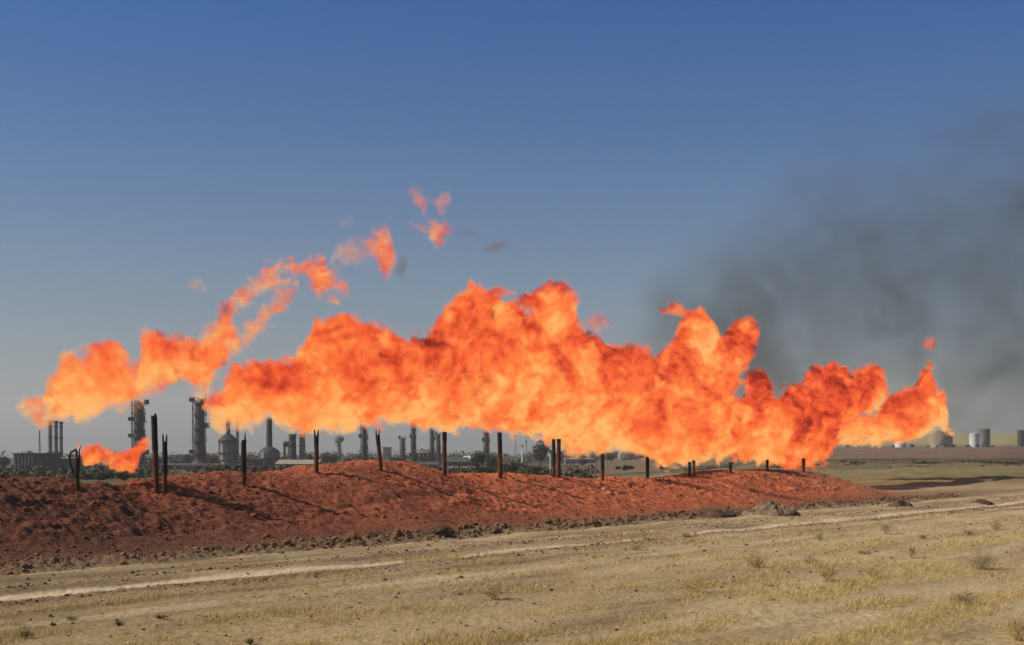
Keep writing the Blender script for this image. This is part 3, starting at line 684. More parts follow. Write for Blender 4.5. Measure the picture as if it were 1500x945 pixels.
# ------------------------------------------------------------------ smoke
def smoke(name, label, tops, bots, p0, direction, seed, sigma, scale, wy, soft, tint, vox, kind=None, group=None, a3=None, surface=False, bias=0.0, step=None, dens_curve=None):
    p0 = Vector(p0); u = Vector(direction).normalized()
    def conv(pts):
        res = []
        for px, py in pts:
            d, t = plane_hit(px, p0, u); res.append((t, CH - (py - HY) / F * d))
        return res
    T, Bt = conv(tops), conv(bots)
    t0 = min(T[0][0], Bt[0][0]); t1 = max(T[-1][0], Bt[-1][0]); L = t1 - t0
    zlo = min(z for _, z in Bt) - 0.2; H = max(z for _, z in T) - zlo + 0.2
    nt = [((t - t0) / L, (z - zlo) / H) for t, z in T]; nb = [((t - t0) / L, (z - zlo) / H) for t, z in Bt]
    def field(b, P):
        Ps = b.v('ADD', P, (seed * 13.7, seed * 5.1, seed * 7.9))
        w1 = b.noise(Ps, 1 / scale, 3, 0.55)
        Pw = b.v('ADD', P, b.v('SCALE', b.v('SUBTRACT', w1.outputs['Color'], (0.5, 0.5, 0.5)), scale=scale * 0.9))
        sep = b.n('ShaderNodeSeparateXYZ'); b.put(sep.inputs[0], Pw)
        xn = b.m('DIVIDE', sep.outputs[0], L, clamp=True)
        zt = b.m('MULTIPLY_ADD', b.curve(xn, nt), H, zlo); zb = b.m('MULTIPLY_ADD', b.curve(xn, nb), H, zlo)
        hz = b.m('MAXIMUM', b.m('MULTIPLY', b.m('SUBTRACT', zt, zb), 0.5), 0.05); zc = b.m('MULTIPLY', b.m('ADD', zt, zb), 0.5)
        uu = b.m('DIVIDE', b.m('SUBTRACT', sep.outputs[2], zc), hz)
        v = b.m('DIVIDE', sep.outputs[1], wy)
        r = b.m('SQRT', b.m('ADD', b.m('MULTIPLY', uu, uu), b.m('MULTIPLY', v, v)))
        dist = b.m('MULTIPLY', b.m('SUBTRACT', 1.0, r), b.m('MINIMUM', hz, soft * 2.5))
        n3 = b.noise(Ps, 1.0 / scale * 0.8, 6, 0.62, 0.5).outputs[0]
        over = b.m('ADD', b.m('MAXIMUM', b.m('SUBTRACT', 0.0, sep.outputs[0]), 0.0), b.m('MAXIMUM', b.m('SUBTRACT', sep.outputs[0], L), 0.0))
        D = b.m('ADD', dist, b.m('MULTIPLY', b.m('SUBTRACT', n3, 0.5 + bias), a3 or soft * 2.2))
        return b.m('SUBTRACT', D, b.m('MULTIPLY', over, 3.0)), xn
    pad = scale * 0.3
    me = hull_mesh(name, L, (-pad, -wy * 1.3, zlo - pad), (L + pad, wy * 1.3, zlo + H + pad), vox, lambda b, pos: field(b, pos)[0], 0.01)
    m, t = new_tree(name + '_soot'); b = NB(t)
    out = b.n('ShaderNodeOutputMaterial'); P = b.n('ShaderNodeTexCoord').outputs['Object']
    D, xn = field(b, P)
    dens = b.m('MULTIPLY', b.m('POWER', b.m('DIVIDE', D, soft * 2.0, clamp=True), 1.2), sigma)
    if scale > 5:
        # billows: dense folds with thin air between them
        bil = b.noise(b.v('ADD', P, (seed, 3.0, 7.0)), 1.0 / (scale * 0.62), 6, 0.6, 1.2).outputs[0]
        dens = b.m('MULTIPLY', dens, b.m('ADD', 0.22, b.m('MULTIPLY', 2.6, b.m('POWER', b.m('MULTIPLY_ADD', bil, 2.6, -0.85, clamp=True), 1.6))))
    pv = b.n('ShaderNodeVolumePrincipled'); pv.inputs['Color'].default_value = (*tint, 1); b.put(pv.inputs['Density'], dens)
    pv.inputs['Anisotropy'].default_value = 0.2
    t.links.new(pv.outputs[0], out.inputs['Volume'])
    if surface:
        tr = b.n('ShaderNodeBsdfTransparent'); tr.inputs[0].default_value = (1, 1, 1, 1)
        df = b.n('ShaderNodeBsdfDiffuse'); df.inputs[0].default_value = (*tint, 1)
        mx = b.n('ShaderNodeMixShader'); mx.inputs[0].default_value = 0.02
        t.links.new(tr.outputs[0], mx.inputs[1]); t.links.new(df.outputs[0], mx.inputs[2]); t.links.new(mx.outputs[0], out.inputs['Surface'])
    dims = [max(v.co[i] for v in me.vertices) - min(v.co[i] for v in me.vertices) for i in range(3)]
    m.cycles.volume_step_rate = max(0.01, (step or soft * 0.5) / (sum(dims) / 30))
    o = link(name, me, m); org = p0 + u * t0
    o.location = (org.x, org.y, 0); o.rotation_euler = (0, 0, math.atan2(u.y, u.x))
    return tag(o, label, 'smoke', group, kind)

smoke('smoke_plume', 'huge thin grey smoke plume drifting up across the sky behind the last flames',
      [(790,592),(850,535),(910,465),(960,405),(1010,345),(1060,290),(1120,240),(1200,200),(1300,170),(1380,140),(1450,100),(1560,60),(1700,40)],
      [(790,600),(860,625),(930,640),(1030,650),(1200,680),(1400,720),(1560,740),(1700,740)],
      (60, 250), (1, 0.05), 21.0, 0.024, 20.0, 30.0, 9.0, (0.165, 0.17, 0.158), 2.2, kind='stuff', step=3.0, a3=34.0)
GS = 'small dark puffs of smoke in the sky'
smoke('smoke_puff', 'small upright brown smoke puff beside the bright curved wisp', [(578,392),(584,376),(592,374),(599,388)], [(578,400),(584,410),(590,408),(599,392)],
      (-30, 84), (1, 0.1), 22.0, 0.9, 0.8, 0.5, 0.25, (0.3, 0.27, 0.22), 0.07, group=GS, surface=True, step=0.12)
smoke('smoke_puff', 'thin flat grey smoke puff right of the orange scrap below the torn ring', [(668,341),(680,335),(694,338),(704,348)], [(668,346),(680,346),(694,351),(704,352)],
      (-30, 86), (1, 0.1), 23.0, 0.8, 0.8, 0.5, 0.25, (0.3, 0.27, 0.24), 0.07, group=GS, surface=True, step=0.12)
smoke('smoke_puff', 'round brown smoke puff above the broad ragged flame', [(706,362),(716,354),(730,349),(746,352)], [(706,368),(718,374),(732,372),(746,358)],
      (-30, 88), (1, 0.1), 24.0, 0.9, 0.8, 0.6, 0.25, (0.32, 0.25, 0.19), 0.07, group=GS, surface=True, step=0.12)


# ------------------------------------------------------------------ materials for the built things
M = {
    'char': mat('charred_metal', (0.012, 0.010, 0.009), (0.035, 0.022, 0.016), 3, 0.7, 0.2, 0.5),
    'rust': mat('rusty_metal', (0.16, 0.045, 0.018), (0.06, 0.022, 0.012), 5, 0.8, 0.2, 0.6, stretch=(1, 1, 0.3)),
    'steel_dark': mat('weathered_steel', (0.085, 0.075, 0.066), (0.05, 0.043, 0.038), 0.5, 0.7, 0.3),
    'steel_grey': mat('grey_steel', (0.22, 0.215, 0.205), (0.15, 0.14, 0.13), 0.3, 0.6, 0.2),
    'tan_paint': mat('tan_paint', (0.36, 0.30, 0.20), (0.27, 0.215, 0.14), 0.4, 0.7),
    'white_paint': mat('white_paint', (0.72, 0.72, 0.70), (0.55, 0.54, 0.50), 0.3, 0.5),
    'concrete': mat('stained_concrete', (0.27, 0.255, 0.23), (0.18, 0.165, 0.145), 0.25, 0.9),
    'concrete_dark': mat('sooty_concrete', (0.13, 0.12, 0.105), (0.08, 0.072, 0.062), 0.25, 0.9),
    'brick_brown': mat('brown_brick', (0.20, 0.13, 0.10), (0.14, 0.09, 0.07), 0.4, 0.9),
    'roof_tan': mat('tan_sheet_roof', (0.36, 0.31, 0.24), (0.28, 0.24, 0.18), 0.5, 0.8),
    'roof_white': mat('pale_sheet_roof', (0.66, 0.63, 0.55), (0.55, 0.52, 0.45), 0.5, 0.7),
    'roof_dark': mat('dark_roof', (0.10, 0.09, 0.08), (0.06, 0.055, 0.05), 0.5, 0.9),
    'dark': mat('dark_opening', (0.02, 0.02, 0.02), (0.03, 0.03, 0.03), 0.5, 0.9),
    'leaf_dark': mat('dark_leaves', (0.062, 0.060, 0.028), (0.036, 0.036, 0.018), 0.8, 0.8),
    'leaf_green': mat('green_leaves', (0.095, 0.115, 0.032), (0.055, 0.072, 0.022), 0.8, 0.8),
    'scrub': mat('dusty_scrub', (0.095, 0.085, 0.045), (0.055, 0.050, 0.028), 0.4, 0.9),
    'bark': mat('bark', (0.09, 0.065, 0.045), (0.06, 0.045, 0.03), 3, 0.9),
    'straw': mat('straw_stems', (0.58, 0.42, 0.165), (0.44, 0.305, 0.105), 2.5, 0.9),
    'twig': mat('dry_twigs', (0.55, 0.42, 0.22), (0.40, 0.30, 0.15), 3, 0.9),
    'olive': mat('olive_twigs', (0.46, 0.355, 0.175), (0.33, 0.255, 0.12), 3, 0.9),
    'weed': mat('green_weed', (0.07, 0.085, 0.028), (0.04, 0.05, 0.018), 3, 0.8),
    'clod': mat('earth_clods', (0.24, 0.125, 0.062), (0.12, 0.06, 0.031), 1.6, 0.95, 0, 0.6),
    'clod_grey': mat('pale_earth', (0.27, 0.19, 0.115), (0.10, 0.068, 0.042), 2.2, 0.95, 0, 0.6),
    'clod_dark': mat('dark_earth', (0.13, 0.078, 0.045), (0.065, 0.038, 0.023), 1.6, 0.95, 0, 0.6),
    'clod_red': mat('red_clods', (0.32, 0.082, 0.036), (0.13, 0.034, 0.017), 1.6, 0.95, 0, 0.6),
}

# ------------------------------------------------------------------ clods and rubble along the foot of the mound
def clod_mesh(name, seed, r=1.0, sub=2, flat=0.7):
    bm = bmesh.new(); bmesh.ops.create_icosphere(bm, subdivisions=sub, radius=r)
    rr = random.Random(seed); off = Vector((rr.uniform(0, 50), rr.uniform(0, 50), rr.uniform(0, 50)))
    from mathutils import noise as mn
    sx, sy = rr.uniform(0.8, 1.4), rr.uniform(0.7, 1.1)
    for v in bm.verts:
        n = mn.noise(v.co * 1.3 / r + off) * 0.45 + mn.noise(v.co * 3.1 / r + off) * 0.22
        v.co *= 1 + n
        v.co.x *= sx; v.co.y *= sy; v.co.z *= flat
    me = bpy.data.meshes.new(name); bm.to_mesh(me); bm.free(); return me

def soup(name, items, m, label, cat):
    """many tiny pieces nobody could count, one object: (x, y, z, size, rotation)"""
    bases = []
    for k in range(6):
        me = clod_mesh('t', 100 + k, 1.0, 1, 0.75)
        V = np.array([v.co[:] for v in me.vertices]); Q = np.array([p.vertices[:] for p in me.polygons]); bases.append((V, Q)); bpy.data.meshes.remove(me)
    VV, QQ, n = [], [], 0
    for i, (x, y, z, s, a) in enumerate(items):
        V, Q = bases[i % 6]; c, sn = math.cos(a), math.sin(a)
        W = np.stack([V[:, 0] * c - V[:, 1] * sn, V[:, 0] * sn + V[:, 1] * c, V[:, 2]], -1) * s + (x, y, z)
        VV.append(W); QQ.append(Q + n); n += len(V)
    o = link(name, np_mesh(name, np.concatenate(VV), np.concatenate(QQ)), m)
    return tag(o, label, cat, kind='stuff')

items = []
for k in range(13000):
    s = rng.uniform(-8, 74)
    band = rng.random()
    if band < 0.5: q = rng.gauss(-0.9, 0.7)
    elif band < 0.66: q = rng.gauss(-5.9, 0.5)
    elif band < 0.76: q = rng.gauss(-9.6, 0.45)
    else: q = rng.uniform(-24, 0.5)
    x, y = from_sq(s, q)
    if y < 24: continue
    sz = min(0.10, 0.014 + rng.expovariate(1 / 0.02)) * (1.25 if band < 0.42 else 0.75)
    items.append((x, y, sz * 0.15, sz, rng.uniform(0, 6.3)))
xs = np.array([i[0] for i in items]); ys = np.array([i[1] for i in items])
zg = ground_z(xs, ys); s_, q_ = sq(xs, ys); zm = mound_z(s_, np.clip(q_, -0.8, 17)); zz = np.where(q_ > -0.5, np.maximum(zg, zm), zg)
soup('rubble', [(i[0], i[1], i[2] + float(z), i[3], i[4]) for i, z in zip(items, zz)], M['clod'], 'small brown rubble strewn beside the mound and the wheel tracks', 'rubble')
items = []
for k in range(7000):
    s = rng.uniform(-16, 68); q = rng.uniform(0.6, 7.6) if rng.random() < 0.6 else rng.uniform(4.5, 8.5)
    sz = min(0.13, 0.02 + rng.expovariate(1 / 0.018)) * (1.1 if s < 16 else 0.9)
    items.append((s, q, sz, rng.uniform(0, 6.3)))
S_ = np.array([i[0] for i in items]); Q_ = np.array([i[1] for i in items]); zz = mound_z(S_, Q_)
soup('mound_debris', [(*from_sq(i[0], i[1]), float(z) + i[2] * 0.15, i[2], i[3]) for i, z in zip(items, zz)], M['clod_red'], 'loose red lumps of earth covering the face of the mound', 'earth lumps')

protos = [clod_mesh('dirt_clod', 40 + k, 1.0, 3, 0.75) for k in range(5)]
for k in range(70):
    s = rng.uniform(6, 62) if k > 20 else rng.uniform(10, 40); q = rng.gauss(-0.7, 0.5); x, y = from_sq(s, q)
    sz = rng.uniform(0.08, 0.19) * (1.25 if 14 < s < 34 else 0.8)
    o = link('dirt_clod', protos[k % 5], M['clod'], None, (x, y, surf_z(x, y) + sz * 0.25))
    o.scale = (sz, sz, sz * 0.9); o.rotation_euler = (rng.uniform(-.3, .3), rng.uniform(-.3, .3), rng.uniform(0, 6.3))
    tag(o, 'fist to head sized brown clod lying along the foot of the mound', 'clod', 'clods along the foot of the mound')

def heap(name, px, py, wpx, hpx, d, m, label, seed, cat='dirt heap'):
    c = at(px, py, d); wd = wpx / F * d; hh = hpx / F * d
    n = 46; xs = np.linspace(-1, 1, n); X, Y = np.meshgrid(xs, xs); r = np.hypot(X, Y)
    rw = r * (1 + 0.35 * fbm(X * 1.4 + seed * 3, Y * 1.4, 2))
    body = np.clip(1 - rw, 0, 1) ** 0.75 * (0.75 + 0.9 * fbm(X * 2.2 + seed, Y * 2.2, 3))
    h = hh * np.where(r < 1, body + np.clip(1.1 - r, 0, 1) * 0.42 * fbm(X * 7 + seed, Y * 7, 3, 0.6, billow=True), 0)
    V = np.stack([X * wd / 2, Y * wd / 2 * 0.8, h - 0.12 * (r > 0.92)], -1).reshape(-1, 3)
    o = link(name, smooth(np_mesh(name, V, grid_faces(n, n)[:, ::-1])), m, None, (c.x, c.y, surf_z(c.x, c.y) - 0.03))
    return tag(o, label, cat)
heap('dirt_heap', 1130, 752, 92, 24, 76, M['clod_grey'], 'grey-brown dirt heap at the tapering end of the red mound', 1)
heap('dirt_heap', 1040, 757, 80, 12, 75, M['clod_dark'], 'low dark dirt heap just before the pale heap at the mound foot', 2)
heap('dirt_heap', 1318, 747, 40, 13, 86, M['clod_dark'], 'small dark dirt heap standing alone on the pale ground beyond the mound', 3)
heap('dirt_heap', 1436, 743, 38, 7, 89, M['clod_dark'], 'low flat dark dirt heap near the edge of the picture', 4)
c = at(645, 788, 59); sz = 0.42
o = link('boulder', clod_mesh('boulder', 77, 1.0, 4, 0.7), M['clod_dark'], None, (c.x, c.y, surf_z(c.x, c.y) + 0.13)); o.scale = (0.40, 0.34, 0.34)
tag(o, 'largest dark brown boulder among the clods at the mound foot', 'boulder')
c = at(548, 797, 57)
o = link('boulder', clod_mesh('boulder', 78, 1.0, 4, 0.6), M['clod_dark'], None, (c.x, c.y, surf_z(c.x, c.y) + 0.1)); o.scale = (0.30, 0.24, 0.24)
tag(o, 'flat dark boulder left of the largest one at the mound foot', 'boulder')

# ------------------------------------------------------------------ burnt pipes standing on the mound
def pipe_shell(mb, r, z0, z1, seg=12, cut=None, lean=0.0, k=0):
    """open tube with a ragged rim"""
    rr = random.Random(k); bm = mb.bm; rings = []
    zs = [z0, z0 + (z1 - z0) * .3, z0 + (z1 - z0) * .6, z0 + (z1 - z0) * .85, z1]
    for i, z in enumerate(zs):
        ring = []
        for j in range(seg):
            a = 2 * math.pi * j / seg; rad = r * (1 + 0.05 * math.sin(3 * a + z * 4 + k))
            zz = z
            if i == len(zs) - 1 and cut: zz = z - cut * rr.random()
            ring.append(bm.verts.new((rad * math.cos(a) + lean * (zz - z0), rad * math.sin(a), zz)))
        rings.append(ring)
    for a, b in zip(rings, rings[1:]):
        for j in range(seg): bm.faces.new((a[j], a[(j + 1) % seg], b[(j + 1) % seg], b[j]))
    return mb

def flare_pipe(px, ytop, ybase, wpx, d, style, label, lean=0.0, char_from=0.5, k=0):
    c = hit(px, ybase)
    if c.y > 125: c = at(px, ybase, d); c.z = surf_z(c.x, c.y)
    d = c.y; z = c.z
    scale = d / F; H = CH - (ytop - HY) * scale - z; r = wpx * scale / 2
    o = pipe_shell(MB(), r, -0.35, H * char_from, k=k, lean=lean).build('flare_pipe', M['rust'], None, (c.x, c.y, z), sm=True)
    tag(o, label, 'pipe', 'burnt pipes standing on the mound')
    top = MB(); x0 = lean * (H * char_from + 0.35)
    zt = H * char_from - 0.02
    if style == 'plain':
        pipe_shell(top, r * 1.06, zt, H, cut=0.06 * H, k=k, lean=lean)
    elif style == 'fork':
        zf = H * 0.87
        pipe_shell(top, r * 1.06, zt, zf, cut=0.05, k=k, lean=lean)
        for sx, hh in ((-0.75, 1.0), (0.7, 0.98)):
            xx = lean * (zf - zt)
            top.tube([(xx + sx * r * 0.8, 0, zf - 0.2), (xx + sx * r, 0, zf + (H - zf) * .5), (xx + sx * r * 1.15, 0, zt + (H - zt) * hh)], r * 0.5, 6, r * 0.22)
    elif style == 'needle':
        zf = H * 0.86
        pipe_shell(top, r * 1.06, zt, zf, cut=0.25, k=k, lean=lean)
        top.tube([(r * .5, 0, zf - .3), (r * .55, 0, zf + .1), (r * .5, 0, H)], r * .5, 6, r * .1)
    elif style == 'loop':
        pipe_shell(top, r * 1.06, zt, H * 0.62, cut=0.2, k=k)
        top.tube([(r * .5, 0, H * .5), (r * .9, 0, H * .72), (r * 0.9, 0, H * .88), (r * 1.7, 0, H)], r * .5, 6, r * .14)
    for v in top.bm.verts:
        v.co.x += x0 if style != 'loop' else 0
    top.build('charred_tip', M['char'], o, None, sm=True)
    if style == 'loop':
        mb = MB(); a = []
        for t in range(15):
            f = t / 14
            a.append((-r * 1.0 - 0.16 * math.sin(math.pi * f) - 0.05 * f, -0.02, H * (0.3 + 0.56 * math.sin(math.pi * 0.5 * f) ** 1.0)))
        a += [(-r * 0.7, -0.02, H * .90), (-r * 0.2, -0.02, H * .86), (-r * .05, -.02, H * .7), (-r * .1, -.02, H * .5)]
        mb.tube(a, 0.045, 6).build('peeled_strip', M['char'], o)
    return o

flare_pipe(113, 652, 706, 7.0, 54, 'loop', 'black burnt pipe with a peeled metal strip looping from its side', k=1, char_from=0.25)
flare_pipe(230, 605, 720, 8.5, 51, 'plain', 'tallest pipe, black above and rusty below, leaning slightly', lean=-0.035, char_from=0.55, k=2)
flare_pipe(241.5, 635, 719, 7.0, 52, 'fork', 'black pipe with a split top close beside the tallest pipe', char_from=0.3, k=3)
flare_pipe(357, 632, 710, 7.5, 57, 'needle', 'black pipe ending in one long needle under the pale flame', char_from=0.25, k=4)
flare_pipe(463.5, 629, 693, 6.8, 63, 'fork', 'dark red pipe with a forked top reaching into the pale flame', char_from=0.66, k=5)
flare_pipe(559, 629, 690, 6.0, 67.5, 'fork', 'leaning rusty pipe with two prongs on the crest of the mound', lean=-0.09, char_from=0.62, k=6)
flare_pipe(651, 632, 697, 6.4, 70, 'plain', 'upright rusty pipe in the dip of the mound crest', char_from=0.8, k=7)
flare_pipe(733, 632, 700, 6.4, 73.5, 'plain', 'pipe with a black upper half and rusty lower half beside the green bushes', char_from=0.55, k=8, lean=-0.015)
flare_pipe(811, 642, 699, 5.0, 78, 'plain', 'black pipe of the close pair at the middle of the mound', char_from=0.3, k=9)
flare_pipe(818.5, 642, 699, 6.0, 77, 'plain', 'rusty brown pipe of the close pair at the middle of the mound', char_from=0.9, k=10)
flare_pipe(882.5, 664, 700, 5.0, 82, 'plain', 'short dark pipe under the yellow flame edge, first beyond the close pair', char_from=0.4, k=11)
flare_pipe(948.5, 669, 700, 5.0, 86, 'plain', 'short dark pipe midway between the yellow flame edge and the small close pair', char_from=0.4, k=12)
flare_pipe(1010, 676, 699, 4.0, 90, 'plain', 'small black pipe of the close pair under the low red flame', char_from=0.3, k=13)
flare_pipe(1016.5, 674, 699, 4.0, 89, 'plain', 'small rusty pipe of the close pair under the low red flame', char_from=0.85, k=14)
flare_pipe(1070, 677, 692, 4.4, 94, 'plain', 'stubby dark pipe just showing over the mound crest', char_from=0.4, k=15)
flare_pipe(1124, 673, 690, 4.2, 97, 'plain', 'dark pipe half hidden in the low red flame', char_from=0.4, k=16)
flare_pipe(1177, 671, 689, 4.8, 100, 'plain', 'last pipe of the row, dimmed by the red flame', char_from=0.4, k=17)

# ------------------------------------------------------------------ refinery
DR = 420.0
def zg1(x, y): return float(ground_z(np.array([x]), np.array([y]))[0])
def dims(px0, px1, ytop, d):
    """centre x, width, ground height and height of something that spans px0..px1 and rises to row ytop at distance d"""
    x0, x1 = xat(px0, d), xat(px1, d); zt = CH - (ytop - HY) / F * d
    xc = (x0 + x1) / 2; z = zg1(xc, d)
    return xc, x1 - x0, z, max(zt - z, 0.5)

def column_tower(px0, px1, ytop, d, m, label, rings=5, ladder=True, head=False, base=1.0, taper=0.92, group='refinery columns'):
    xc, wd, z, H = dims(px0, px1, ytop, d); r = wd / 2 * 0.82
    root = empty('process_column', (xc, d, z), label, 'column', group)
    MB().lathe([(r * 1.15 * base, -0.5), (r * 1.15 * base, H * .08), (r, H * .12), (r, H * .55), (r * taper, H * .58), (r * taper, H * .95), (r * taper * .7, H * .985), (r * .2, H)], 20).build('shell', m, root, sm=False)
    for k in range(rings):
        zz = H * (0.2 + 0.74 * k / max(rings - 1, 1)); a0 = rng.uniform(0, 6); seg = 14
        mb = MB()
        side = rng.choice((-1, 1))
        mb.lathe([(r * 1.02, zz), (r * 1.42, zz), (r * 1.42, zz + 0.12), (r * 1.02, zz + 0.12)], 18, capb=False, capt=False)
        for j in range(8):
            a = a0 + j * 0.55
            mb.tube([(r * 1.3 * math.cos(a), r * 1.3 * math.sin(a), zz), (r * 1.3 * math.cos(a), r * 1.3 * math.sin(a), zz + 1.0)], 0.04, 4)
        mb.tube([(r * 1.3 * math.cos(a0 + t * .275), r * 1.3 * math.sin(a0 + t * .275), zz + 1.0) for t in range(15)], 0.05, 4)
        mb.box(side * r * 1.0 if side > 0 else -r * 1.55, r * 1.55 if side > 0 else -r * 1.0, -r * .4, r * .4, zz - .1, zz + .05)
        if k % 2 == 0: mb.box(-r * 1.9, -r * 1.0, -r * .5, r * .5, zz + .3, zz + 1.5) if side > 0 else mb.box(r * 1.0, r * 1.8, -r * .5, r * .5, zz + .3, zz + 1.7)
        mb.tube([(side * r * 1.12, -r * .6, zz), (side * r * 1.25, -r * .6, zz + H * .12)], max(.1, r * .1), 5)
        mb.build('platform', M['steel_dark'], root)
    if ladder:
        mb = MB(); xx = r * 1.25
        for dy in (-.25, .25): mb.tube([(xx, -r * .5 + dy, 0), (xx, -r * .5 + dy, H * .9)], 0.05, 4)
        for k in range(int(H * .9 / 0.6)): mb.tube([(xx, -r * .5 - .25, k * .6), (xx, -r * .5 + .25, k * .6)], 0.03, 4)
        mb.build('ladder', M['steel_dark'], root)
        MB().tube([(-r * 1.2, -r * .3, 0), (-r * 1.2, -r * .3, H * .97), (-r * .6, 0, H * 1.02), (0, 0, H)], max(.12, r * .13), 6).build('overhead_line', m, root)
    if head:
        MB().lathe([(r * .5, H), (r * 2.0, H + r * 1.2), (r * 2.0, H + r * 2.4), (r * .6, H + r * 3.2)], 16).build('head', m, root)
    return root

def stack(px0, px1, ytop, d, m, label, group, cap=True):
    xc, wd, z, H = dims(px0, px1, ytop, d); r = wd / 2
    root = empty('chimney_stack', (xc, d, z), label, 'chimney', group)
    MB().lathe([(r * 1.25, -0.5), (r * 1.15, H * .1), (r, H * .5), (r * .9, H)], 16, capt=False).build('shaft', m, root, sm=True)
    if cap:
        MB().lathe([(r * .92, H * .95), (r * 1.12, H * .955), (r * 1.12, H * 1.0), (r * .7, H * 1.0)], 16, capb=False, capt=False).build('rim', M['concrete_dark'], root)
    for k in (0.35, 0.65, 0.88): MB().lathe([(r * 1.0, H * k), (r * 1.35, H * k), (r * 1.35, H * k + .15), (r * .95, H * k + .15)], 14, capb=False, capt=False).build('gallery', M['steel_dark'], root)
    return root

def furnace(px0, px1, ytop, yneck, pxs, d, m, label, cone=True):
    xc, wd, z, H = dims(px0, px1, yneck, d); r = wd / 2
    root = empty('furnace', (xc, d, z), label, 'furnace', 'fired heaters of the refinery')
    MB().lathe([(r * .8, -0.5), (r * .8, H * .25), (r, H * .3), (r, H * .82)], 24).build('drum', m, root)
    if cone: MB().lathe([(r, H * .822), (r * 1.12, H * .84), (r * 1.12, H * .9), (r * .4, H * 1.08)], 24).build('hood', M['steel_dark'], root)
    else: MB().lathe([(r * 1.0, H * .822), (r * .9, H * .9), (r * .35, H * 1.05)], 24).build('hood', M['steel_dark'], root)
    Hs = CH - (ytop - HY) / F * d - z; rs = pxs / F * d / 2
    MB().lathe([(rs, H * 1.0), (rs * .9, Hs)], 16).build('stack', M['steel_dark'], root)
    mb = MB()
    for k in range(10):
        a = k * math.pi / 5
        mb.tube([(r * 1.04 * math.cos(a), r * 1.04 * math.sin(a), H * .26), (r * 1.04 * math.cos(a), r * 1.04 * math.sin(a), H * .82)], .08, 4)
    mb.lathe([(r * 1.0, H * .5), (r * 1.18, H * .5), (r * 1.18, H * .52), (r * 1.0, H * .52)], 20, capb=False, capt=False)
    mb.build('frame', M['steel_dark'], root)
    for sx in (-.55, .55): MB().box(sx * r - .3, sx * r + .3, -r * .3 - .3, -r * .3 + .3, -.5, H * .26).build('leg', M['concrete'], root)
    return root

def building(px0, px1, ytop, d, m, roof, label, depth=10, ribs=0, ribm=None, windows=0, rooftype='flat', cat='building', name='industrial_building', doors=0, rz=0.0):
    xc, wd, z, H = dims(px0, px1, ytop, d)
    root = empty(name, (xc, d, z), label, cat, None, rz)
    x = wd / 2
    if rooftype == 'flat':
        MB().box(-x, x, 0, depth, -1.0, H * .94).build('wall', m, root)
        MB().box(-x - .3, x + .3, -.3, depth + .3, H * .942, H).build('roof', roof, root)
    else:
        MB().box(-x, x, 0, depth, -1.0, H * .6).build('wall', m, root)
        mb = MB(); bm = mb.bm
        P = [(-x - .5, -.6, H * .602), (x + .5, -.6, H * .602), (x + .5, depth + .6, H * .602), (-x - .5, depth + .6, H * .602), (-x - .5, depth / 2, H), (x + .5, depth / 2, H)]
        v = [bm.verts.new(p) for p in P]
        for f in ((0, 1, 5, 4), (2, 3, 4, 5), (1, 2, 5), (3, 0, 4), (3, 2, 1, 0)): bm.faces.new([v[i] for i in f])
        mb.build('roof', roof, root)
    for k in range(ribs):
        xx = -x + wd * (k + .5) / ribs * .72
        MB().box(xx - wd * .022, xx + wd * .022, -.35, -.003, 0, H * .9).build('pilaster', ribm or m, root)
    for k in range(windows):
        xx = -x + wd * (k + .5) / windows
        MB().box(xx - wd / windows * .28, xx + wd / windows * .28, -.06, -.003, H * .3, H * .5).build('window', M['dark'], root)
    for k in range(doors):
        xx = -x + wd * (k + .5) / doors
        MB().box(xx - wd / doors * .3, xx + wd / doors * .3, -.08, -.003, 0, H * .42).build('door', M['dark'], root)
    return root

def vtank(px0, px1, ytop, d, m, roofm, label, dome=0.08, group='storage tanks', stair=True):
    xc, wd, z, H = dims(px0, px1, ytop, d); r = wd / 2
    root = empty('storage_tank', (xc, d, z), label, 'tank', group)
    H1 = H * (1 - dome)
    MB().lathe([(r, -0.6), (r, H1)], 40, capt=False).build('shell', m, root, sm=False)
    MB().lathe([(r * 1.015, H1 - .02), (r * 1.015, H1 + .12), (r * .75, H1 + (H - H1) * .6), (r * .3, H1 + (H - H1) * .95), (r * .02, H)], 40, capb=False).build('roof', roofm, root)
    if stair:
        mb = MB()
        pts = [(r * 1.05 * math.cos(a), r * 1.05 * math.sin(a), H1 * f) for f, a in [(t / 16, -2.3 + 1.5 * t / 16) for t in range(17)]]
        mb.tube(pts, .14, 5)
        mb.tube([(p[0], p[1], p[2] + 1.0) for p in pts], .04, 4)
        mb.build('stair', M['steel_dark'], root)
    mb = MB()
    for f in (.33, .66): mb.lathe([(r * 1.002, H1 * f), (r * 1.012, H1 * f), (r * 1.012, H1 * f + .12), (r * 1.002, H1 * f + .12)], 40, capb=False, capt=False)
    mb.build('wind_girder', m, root)
    return root

